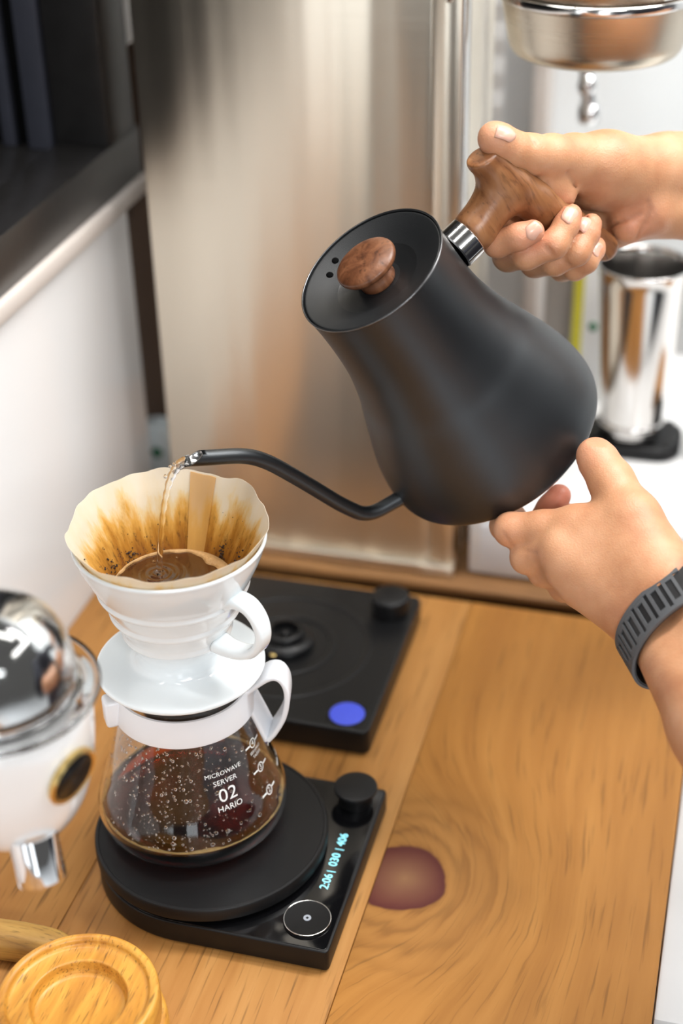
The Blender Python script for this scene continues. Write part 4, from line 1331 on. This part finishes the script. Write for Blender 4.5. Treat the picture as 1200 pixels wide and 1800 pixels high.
def make_nail(parent, fd, base, tip, width, length, out_dir):
    """curved nail plate laid on the finger end; base -> tip along the finger, out_dir points off the nail"""
    a = np.array(tip, float) - np.array(base, float); a /= np.linalg.norm(a)
    o = np.array(out_dir, float); o = o - a * (o @ a); o /= np.linalg.norm(o)
    s = np.cross(a, o)
    V, F = [], []
    nu, nv = 9, 9
    c = (np.array(base, float) + np.array(tip, float)) / 2
    for lay in (0, 1):
        for i in range(nv):
            v = -1 + 2 * i / (nv - 1)
            for j in range(nu):
                u = -1 + 2 * j / (nu - 1)
                # superellipse outline: square-ish free edge, round cuticle
                w = width / 2 * (1 - .22 * max(0, -v) ** 3) * (1 - .10 * max(0, v) ** 4)
                L = length / 2 * (1 - (.28 if v < 0 else .12) * u * u)
                p = c + s * u * w + a * v * L + o * .010
                for _ in range(80):
                    q = np.clip(np.round((p - fd.lo) / fd.h).astype(int), 0, fd.n - 1)
                    # trilinear-ish refinement through the gradient-free march
                    d = float(fd.D[tuple(q)])
                    if d < .0004: break
                    p = p - o * max(.5 * d, .0002)
                V.append([p, u, v])
    P_ = np.array([x[0] for x in V[:nu * nv]]).reshape(nv, nu, 3)
    hgt = (P_ - c) @ o
    # fit a smooth arched sheet through the marched heights
    U, W_ = np.meshgrid(np.linspace(-1, 1, nu), np.linspace(-1, 1, nv))
    mid = hgt[:, nu // 2 - 1:nu // 2 + 2].mean(1); w1 = np.linspace(-1, 1, nv)
    A = np.stack([np.ones(nv), w1, w1 ** 2], 1)
    co, *_ = np.linalg.lstsq(A, mid, rcond=None)
    fit = (A @ co)[:, None] - (U * width / 2) ** 2 / (2 * width * .62)
    P_ = P_ + (fit - hgt)[..., None] * o
    out = []
    for lay in (0, 1):
        for i in range(nv):
            for j in range(nu):
                edge = max(abs(-1 + 2 * j / (nu - 1)) ** 4, max(0, 1 - 2 * i / (nv - 1)) ** 4)
                out.append(tuple(P_[i, j] + o * ((.00055 - .0005 * edge) if lay == 0 else -.0006) - np.array(PO)))
    Fc = []
    def q(l, i, j): return l * nu * nv + i * nu + j
    for i in range(nv - 1):
        for j in range(nu - 1):
            Fc.append((q(0, i, j), q(0, i, j + 1), q(0, i + 1, j + 1), q(0, i + 1, j)))
            Fc.append((q(1, i, j), q(1, i + 1, j), q(1, i + 1, j + 1), q(1, i, j + 1)))
    for i in range(nv - 1):
        for j in (0, nu - 1): Fc.append((q(0, i, j), q(0, i + 1, j), q(1, i + 1, j), q(1, i, j)))
    for j in range(nu - 1):
        for i in (0, nv - 1): Fc.append((q(0, i, j), q(0, i, j + 1), q(1, i, j + 1), q(1, i, j)))
    return mesh_obj('fingernail', out, Fc, 'nail', parent)

# ---- right arm
lo = np.min([(0.1276, 0.1790, 0.4516), (0.1409, 0.1226, 0.3571), (0.4531, 0.4076, 0.3766), (0.1759, 0.2666, 0.2992), (0.1058, 0.2964, 0.4159)], axis=0) - .02
hi = np.max([(0.1276, 0.1790, 0.4516), (0.4421, 0.4046, 0.3769), (0.4527, 0.3599, 0.3021), (0.2386, 0.2504, 0.4371), (0.1273, 0.3023, 0.4155)], axis=0) + .02
R = Field(lo, hi, .0012)
R.chain([((0.2346, 0.2759, 0.3908), .0195), ((0.3171, 0.3185, 0.3842), .026), ((0.4256, 0.3676, 0.3743), .034)], .012)
R.chain([((0.2372, 0.2649, 0.3647), .0180), ((0.3221, 0.3031, 0.3482), .025), ((0.4309, 0.3449, 0.3362), .034)], .012)
MC = [((0.2239, 0.2710, 0.3899), .0170, (0.1482, 0.2250, 0.3863), .0120), ((0.2245, 0.2727, 0.3808), .0160, (0.1568, 0.2362, 0.3674), .0120),
      ((0.2256, 0.2692, 0.3709), .0160, (0.1720, 0.2473, 0.3532), .0115), ((0.2267, 0.2640, 0.3642), .0155, (0.1889, 0.2562, 0.3423), .0105)]
for a, ra, b, rb in MC: R.add(a, b, ra, rb, .010)
R.chain([((0.2249, 0.2597, 0.3908), .0200), ((0.1972, 0.2359, 0.4005), .0190), ((0.1790, 0.2211, 0.4084), .0140)], .010)
R.chain([((0.2159, 0.2515, 0.3820), .0170), ((0.1894, 0.2348, 0.3888), .0150)], .010)
R.chain([((0.2226, 0.2482, 0.3681), .0165), ((0.2134, 0.2401, 0.3615), .0115)], .008)
R.chain([((0.1750, 0.2350, 0.3956), .0110), ((0.1517, 0.2285, 0.3882), .0100)], .008)
R.chain([((0.1801, 0.2220, 0.3997), .0135), ((0.1642, 0.2016, 0.3998), .0118), ((0.1540, 0.1948, 0.4014), .0078)], .006)
R.chain([((0.1642, 0.2016, 0.3998), .0110), ((0.1745, 0.2045, 0.3900), .0090)], .006)
TH = [((0.1954, 0.2360, 0.4014), .0165), ((0.1794, 0.2180, 0.4091), .0138), ((0.1685, 0.2016, 0.4151), .0126), ((0.1578, 0.1873, 0.4204), .0114), ((0.1485, 0.1781, 0.4255), .0106), ((0.1412, 0.1727, 0.4318), .0101), ((0.1385, 0.1710, 0.4342), .0090)]
R.chain(TH, .004)
FG = [
  [((0.1482, 0.2250, 0.3863), .0112), ((0.1359, 0.1901, 0.3696), .0092), ((0.1436, 0.1670, 0.3719), .0082), ((0.1570, 0.1620, 0.3792), .0078), ((0.1645, 0.1642, 0.3821), .0070)],
  [((0.1568, 0.2362, 0.3674), .0112), ((0.1473, 0.1854, 0.3571), .0093), ((0.1604, 0.1716, 0.3640), .0084), ((0.1763, 0.1736, 0.3714), .0083), ((0.1814, 0.1841, 0.3799), .0076), ((0.1830, 0.1898, 0.3843), .0068)],
  [((0.1720, 0.2473, 0.3532), .0106), ((0.1614, 0.2016, 0.3474), .0089), ((0.1756, 0.1862, 0.3552), .0080), ((0.1885, 0.1862, 0.3628), .0080), ((0.1927, 0.1970, 0.3702), .0073), ((0.1940, 0.2037, 0.3743), .0065)],
  [((0.1889, 0.2562, 0.3423), .0096), ((0.1769, 0.2136, 0.3402), .0078), ((0.1863, 0.1987, 0.3470), .0071), ((0.1931, 0.1970, 0.3528), .0070), ((0.1966, 0.2056, 0.3570), .0062), ((0.1974, 0.2093, 0.3586), .0056)],
]
for ch in FG:
    q = R.like(); q.chain(ch, .003); R.merge(q, .0022)
cr_r = [
  [(0.1557, 0.1866, 0.4317), (0.1578, 0.1850, 0.4283), (0.1594, 0.1840, 0.4260)],
  [(0.1621, 0.1819, 0.4023), (0.1708, 0.1815, 0.3979), (0.1823, 0.1834, 0.3957), (0.1951, 0.1873, 0.3959), (0.2077, 0.1916, 0.3971)],
  [(0.1616, 0.1839, 0.4057), (0.1649, 0.1817, 0.4008), (0.1676, 0.1807, 0.3980)],
  [(0.1688, 0.1855, 0.4050), (0.1714, 0.1830, 0.3999)],
  [(0.2335, 0.2014, 0.4008), (0.2354, 0.1992, 0.3965), (0.2344, 0.1947, 0.3900), (0.2320, 0.1901, 0.3838)],
  [(0.1802, 0.1922, 0.4104), (0.1855, 0.1915, 0.4069), (0.1911, 0.1898, 0.4017)],
  [(0.1959, 0.1839, 0.3903), (0.2104, 0.1875, 0.3894), (0.2213, 0.1923, 0.3920), (0.2304, 0.1969, 0.3952)],
  [(0.1768, 0.1493, 0.3829), (0.1796, 0.1487, 0.3807), (0.1824, 0.1480, 0.3784)],
  [(0.1900, 0.1501, 0.3782), (0.1934, 0.1496, 0.3759)],
]
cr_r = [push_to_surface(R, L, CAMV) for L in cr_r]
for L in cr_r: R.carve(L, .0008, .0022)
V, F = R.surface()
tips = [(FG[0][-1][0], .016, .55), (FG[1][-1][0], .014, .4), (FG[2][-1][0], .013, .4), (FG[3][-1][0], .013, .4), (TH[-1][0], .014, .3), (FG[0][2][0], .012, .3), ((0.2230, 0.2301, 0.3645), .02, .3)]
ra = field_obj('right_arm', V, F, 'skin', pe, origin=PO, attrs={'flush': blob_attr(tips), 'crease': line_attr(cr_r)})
ra['label'] = 'bare right forearm and hand gripping the walnut handle'
up = np.array(cam.matrix_world.to_3x3() @ Vector((0, 1, 0))); rt = np.array(cam.matrix_world.to_3x3() @ Vector((1, 0, 0)))
make_nail(ra, R, (0.1637, 0.1573, 0.3822), (0.1683, 0.1607, 0.3855), .0105, .0105, CAMV * .85 - up * .45 + rt * .1)
make_nail(ra, R, (0.1833, 0.1765, 0.3843), (0.1856, 0.1864, 0.3892), .0105, .0115, CAMV * .95 + rt * .25)
make_nail(ra, R, (0.1940, 0.1869, 0.3767), (0.1962, 0.1966, 0.3814), .0098, .0110, CAMV * .9 + rt * .4)
make_nail(ra, R, (0.1951, 0.1986, 0.3563), (0.1985, 0.2047, 0.3605), .0082, .0095, CAMV * .85 + rt * .3 - up * .2)
make_nail(ra, R, (0.1475, 0.1707, 0.4335), (0.1403, 0.1674, 0.4391), .0120, .0125, up * .60 + CAMV * .80 - rt * .05)

# ---- left arm
lo = np.min([(0.1383, 0.1707, 0.2424), (0.1522, 0.1116, 0.1434), (0.1808, -0.0730, 0.3768), (0.3646, -0.1409, 0.1878), (0.2421, -0.1445, 0.1605)], axis=0) - .02
hi = np.max([(0.3664, -0.1263, 0.2098), (0.3024, 0.0715, 0.2427), (0.2442, 0.1814, 0.2497), (0.2110, 0.1997, 0.2359), (0.1407, 0.1626, 0.2094)], axis=0) + .02
L = Field(lo, hi, .0013)
FA = [((0.2817, 0.0563, 0.2167), .0205), ((0.3228, -0.0201, 0.2045), .027), ((0.3655, -0.1084, 0.2000), .033)]
FB = [((0.2620, 0.0493, 0.1954), .0185), ((0.3035, -0.0270, 0.1929), .026), ((0.3404, -0.1181, 0.1960), .033)]
L.chain(FA, .012); L.chain(FB, .012)
MCL = [((0.2622, 0.0596, 0.2114), .0190, (0.2083, 0.0950, 0.2280), .0128), ((0.2593, 0.0564, 0.2039), .0180, (0.2015, 0.0832, 0.2183), .0126),
       ((0.2567, 0.0561, 0.1969), .0170, (0.2061, 0.0781, 0.2082), .0118), ((0.2548, 0.0598, 0.1921), .0160, (0.2163, 0.0745, 0.1980), .0110)]
for a, ra_, b, rb in MCL: L.add(a, b, ra_, rb, .012)
L.chain([((0.2653, 0.0605, 0.2191), .0200), ((0.2412, 0.0925, 0.2381), .0170)], .010)
L.chain([((0.2486, 0.0751, 0.2207), .0185), ((0.2251, 0.0934, 0.2313), .0140)], .012)
TL = [((0.2412, 0.0925, 0.2381), .0160), ((0.2253, 0.1140, 0.2502), .0128), ((0.2154, 0.1246, 0.2578), .0112), ((0.2130, 0.1265, 0.2599), .0098)]
L.chain(TL, .006)
FL = [
  [((0.2083, 0.0950, 0.2280), .0122), ((0.1891, 0.0962, 0.2232), .0104), ((0.1695, 0.0973, 0.2185), .0100), ((0.1627, 0.1142, 0.2097), .0085), ((0.1665, 0.1316, 0.2067), .0075)],
  [((0.2015, 0.0832, 0.2183), .0122), ((0.1808, 0.0913, 0.2040), .0097), ((0.1780, 0.1172, 0.2018), .0085), ((0.1884, 0.1325, 0.2155), .0082), ((0.1923, 0.1376, 0.2217), .0076)],
  [((0.2061, 0.0781, 0.2082), .0112), ((0.1909, 0.0937, 0.1937), .0090), ((0.1892, 0.1208, 0.1928), .0080), ((0.1991, 0.1394, 0.2080), .0072)],
  [((0.2163, 0.0745, 0.1980), .0102), ((0.2037, 0.0920, 0.1852), .0083), ((0.2028, 0.1171, 0.1867), .0074), ((0.2111, 0.1333, 0.1988), .0066)],
]
for ch in FL:
    q = L.like(); q.chain(ch, .004); L.merge(q, .0035)
cr_l = [[(0.1715, 0.0743, 0.2293), (0.1742, 0.0727, 0.2256), (0.1772, 0.0719, 0.2230)], [(0.1697, 0.0747, 0.2308), (0.1717, 0.0733, 0.2276)], [(0.1761, 0.0720, 0.2236), (0.1845, 0.0728, 0.2211), (0.1895, 0.0734, 0.2199)]]
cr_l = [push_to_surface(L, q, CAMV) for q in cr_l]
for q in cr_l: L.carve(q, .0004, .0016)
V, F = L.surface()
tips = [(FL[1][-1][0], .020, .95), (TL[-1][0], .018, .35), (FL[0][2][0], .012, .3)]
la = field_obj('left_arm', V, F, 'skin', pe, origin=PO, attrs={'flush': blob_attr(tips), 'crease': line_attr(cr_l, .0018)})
la['label'] = 'bare left forearm and hand steadying the kettle base'

# ---- wristwatch on the left wrist
a0 = np.array(FA[0][0]); b0 = np.array(FB[0][0]); a1 = np.array(FA[1][0]); b1 = np.array(FB[1][0])
fdir = ((a1 + b1) - (a0 + b0)); fdir /= np.linalg.norm(fdir)
wc_ = (a0 + b0) / 2 + fdir * .012
e1 = a0 - b0; half = np.linalg.norm(e1) / 2; e1 = e1 - fdir * (e1 @ fdir); e1 /= np.linalg.norm(e1)
e2 = np.cross(fdir, e1)
if e2 @ CAMV < 0: e2 = -e2
wt = empty('wristwatch', tuple(wc_), 'dark grey wristwatch with slotted rubber strap on the left wrist', 'watch')
SA, SB = half + .0205 + .0026, .0205 + .0050
def wpt(th, w, off):
    p = (SA + off) * math.cos(th) * e1 + (SB + off) * math.sin(th) * e2
    # superellipse-like flattening that follows the two forearm bones
    return p + fdir * w
def band(th0, th1, w0, w1, o0_, o1_, n):
    V, F = [], []
    for i in range(n + 1):
        th = th0 + (th1 - th0) * i / n
        for w, o in ((w0, o0_), (w1, o0_), (w1, o1_), (w0, o1_)):
            V.append(tuple(wpt(th, w, o)))
    for i in range(n):
        for j in range(4):
            k = (j + 1) % 4
            F.append((i * 4 + j, i * 4 + k, i * 4 + 4 + k, i * 4 + 4 + j))
    F += [(3, 2, 1, 0), tuple(n * 4 + j for j in range(4))]
    return V, F
V, F = band(math.radians(48), math.radians(365), -.0125, .0125, 0, .0016, 90); mesh_obj('strap', V, F, 'strap_dark', wt, angle=50)
for i in range(10):                                  # raised slotted links
    t0_ = math.radians(66 + 15 * i); t1_ = t0_ + math.radians(11.5)
    dt = math.radians(2.9)
    V, F = merge(band(t0_, t0_ + dt, -.0116, .0116, .0012, .0025, 4), band(t1_ - dt, t1_, -.0116, .0116, .0012, .0025, 4),
                 band(t0_ + dt, t1_ - dt, -.0116, -.0076, .0012, .0025, 3), band(t0_ + dt, t1_ - dt, .0076, .0116, .0012, .0025, 3))
    mesh_obj('strap_link', V, F, 'strap_grey', wt, smooth=False)
for w_ in (-1, 1):
    V, F = band(math.radians(60), math.radians(222), *sorted((w_ * .0100, w_ * .0128)), .0010, .0026, 50); mesh_obj('strap_edge', V, F, 'strap_grey', wt, angle=50)
V, F = band(math.radians(222), math.radians(262), -.0122, .0122, .0016, .0042, 14); mesh_obj('buckle', V, F, 'strap_grey', wt, angle=50)
cd_ = wpt(math.radians(22), 0, .0030); nd = Vector(math.cos(math.radians(22)) * e1 + math.sin(math.radians(22)) * e2 * 1.3).normalized()
rm = Matrix((Vector(fdir), nd.cross(Vector(fdir)), nd)).transposed()
V, F = extrude_outline(rrect_sec(.040, .034, .009, 6), -.004, .0065, .0028)
cse = mesh_obj('case', [tuple(rm @ Vector(v) + Vector(cd_)) for v in V], F, 'strap_dark', wt, angle=50)
V, F = extrude_outline(rrect_sec(.034, .028, .007, 6), .0063, .0070, .0006)
mesh_obj('glass_face', [tuple(rm @ Vector(v) + Vector(cd_)) for v in V], F, 'scale_gloss', cse, angle=50)

# ---- the rest of the person, standing right of the counter outside the picture
B_ = Field((0.36, -0.30, -0.22), (0.92, 0.52, 0.62), .009)
B_.chain([((0.425, 0.354, 0.356), .046), ((0.50, 0.385, 0.35), .052), ((0.64, 0.295, 0.47), .066)], .03)
B_.chain([((0.350, -0.112, 0.198), .046), ((0.385, -0.17, 0.20), .050), ((0.61, -0.085, 0.46), .066)], .03)
for y0, y1 in ((.02, .03), (.10, .10), (.19, .17)):
    B_.chain([((0.65, y0, 0.44), .085), ((0.67, y1, 0.20), .100), ((0.68, y1, -0.10), .095)], .05)
B_.chain([((0.66, .10, 0.50), .070), ((0.66, .10, 0.56), .058)], .04)
B_.cut_plane((0, 0, -.16), (0, 0, -1), .01)
V, F = B_.surface(); field_obj('shirt', V, F, 'navy_cloth', pe, origin=PO)
T_ = Field((0.52, -0.10, -0.88), (0.86, 0.30, -0.08), .010)
for y in (.02, .18):
    T_.chain([((0.68, y, -0.16), .092), ((0.68, y, -0.50), .072), ((0.69, y, -0.84), .060)], .03)
T_.cut_plane((0, 0, -.865), (0, 0, -1), .01)
V, F = T_.surface(); field_obj('trousers', V, F, 'trouser_cloth', pe, origin=PO)
for y in (.02, .18):
    S_ = Field((0.46, y - .07, -0.92), (0.78, y + .07, -0.80), .007)
    S_.chain([((0.70, y, -0.865), .038), ((0.60, y, -0.868), .036), ((0.54, y, -0.872), .032)], .02)
    S_.cut_plane((0, 0, -.898), (0, 0, -1), .004)
    V, F = S_.surface(); field_obj('shoe', V, F, 'black_matte', pe, origin=PO)
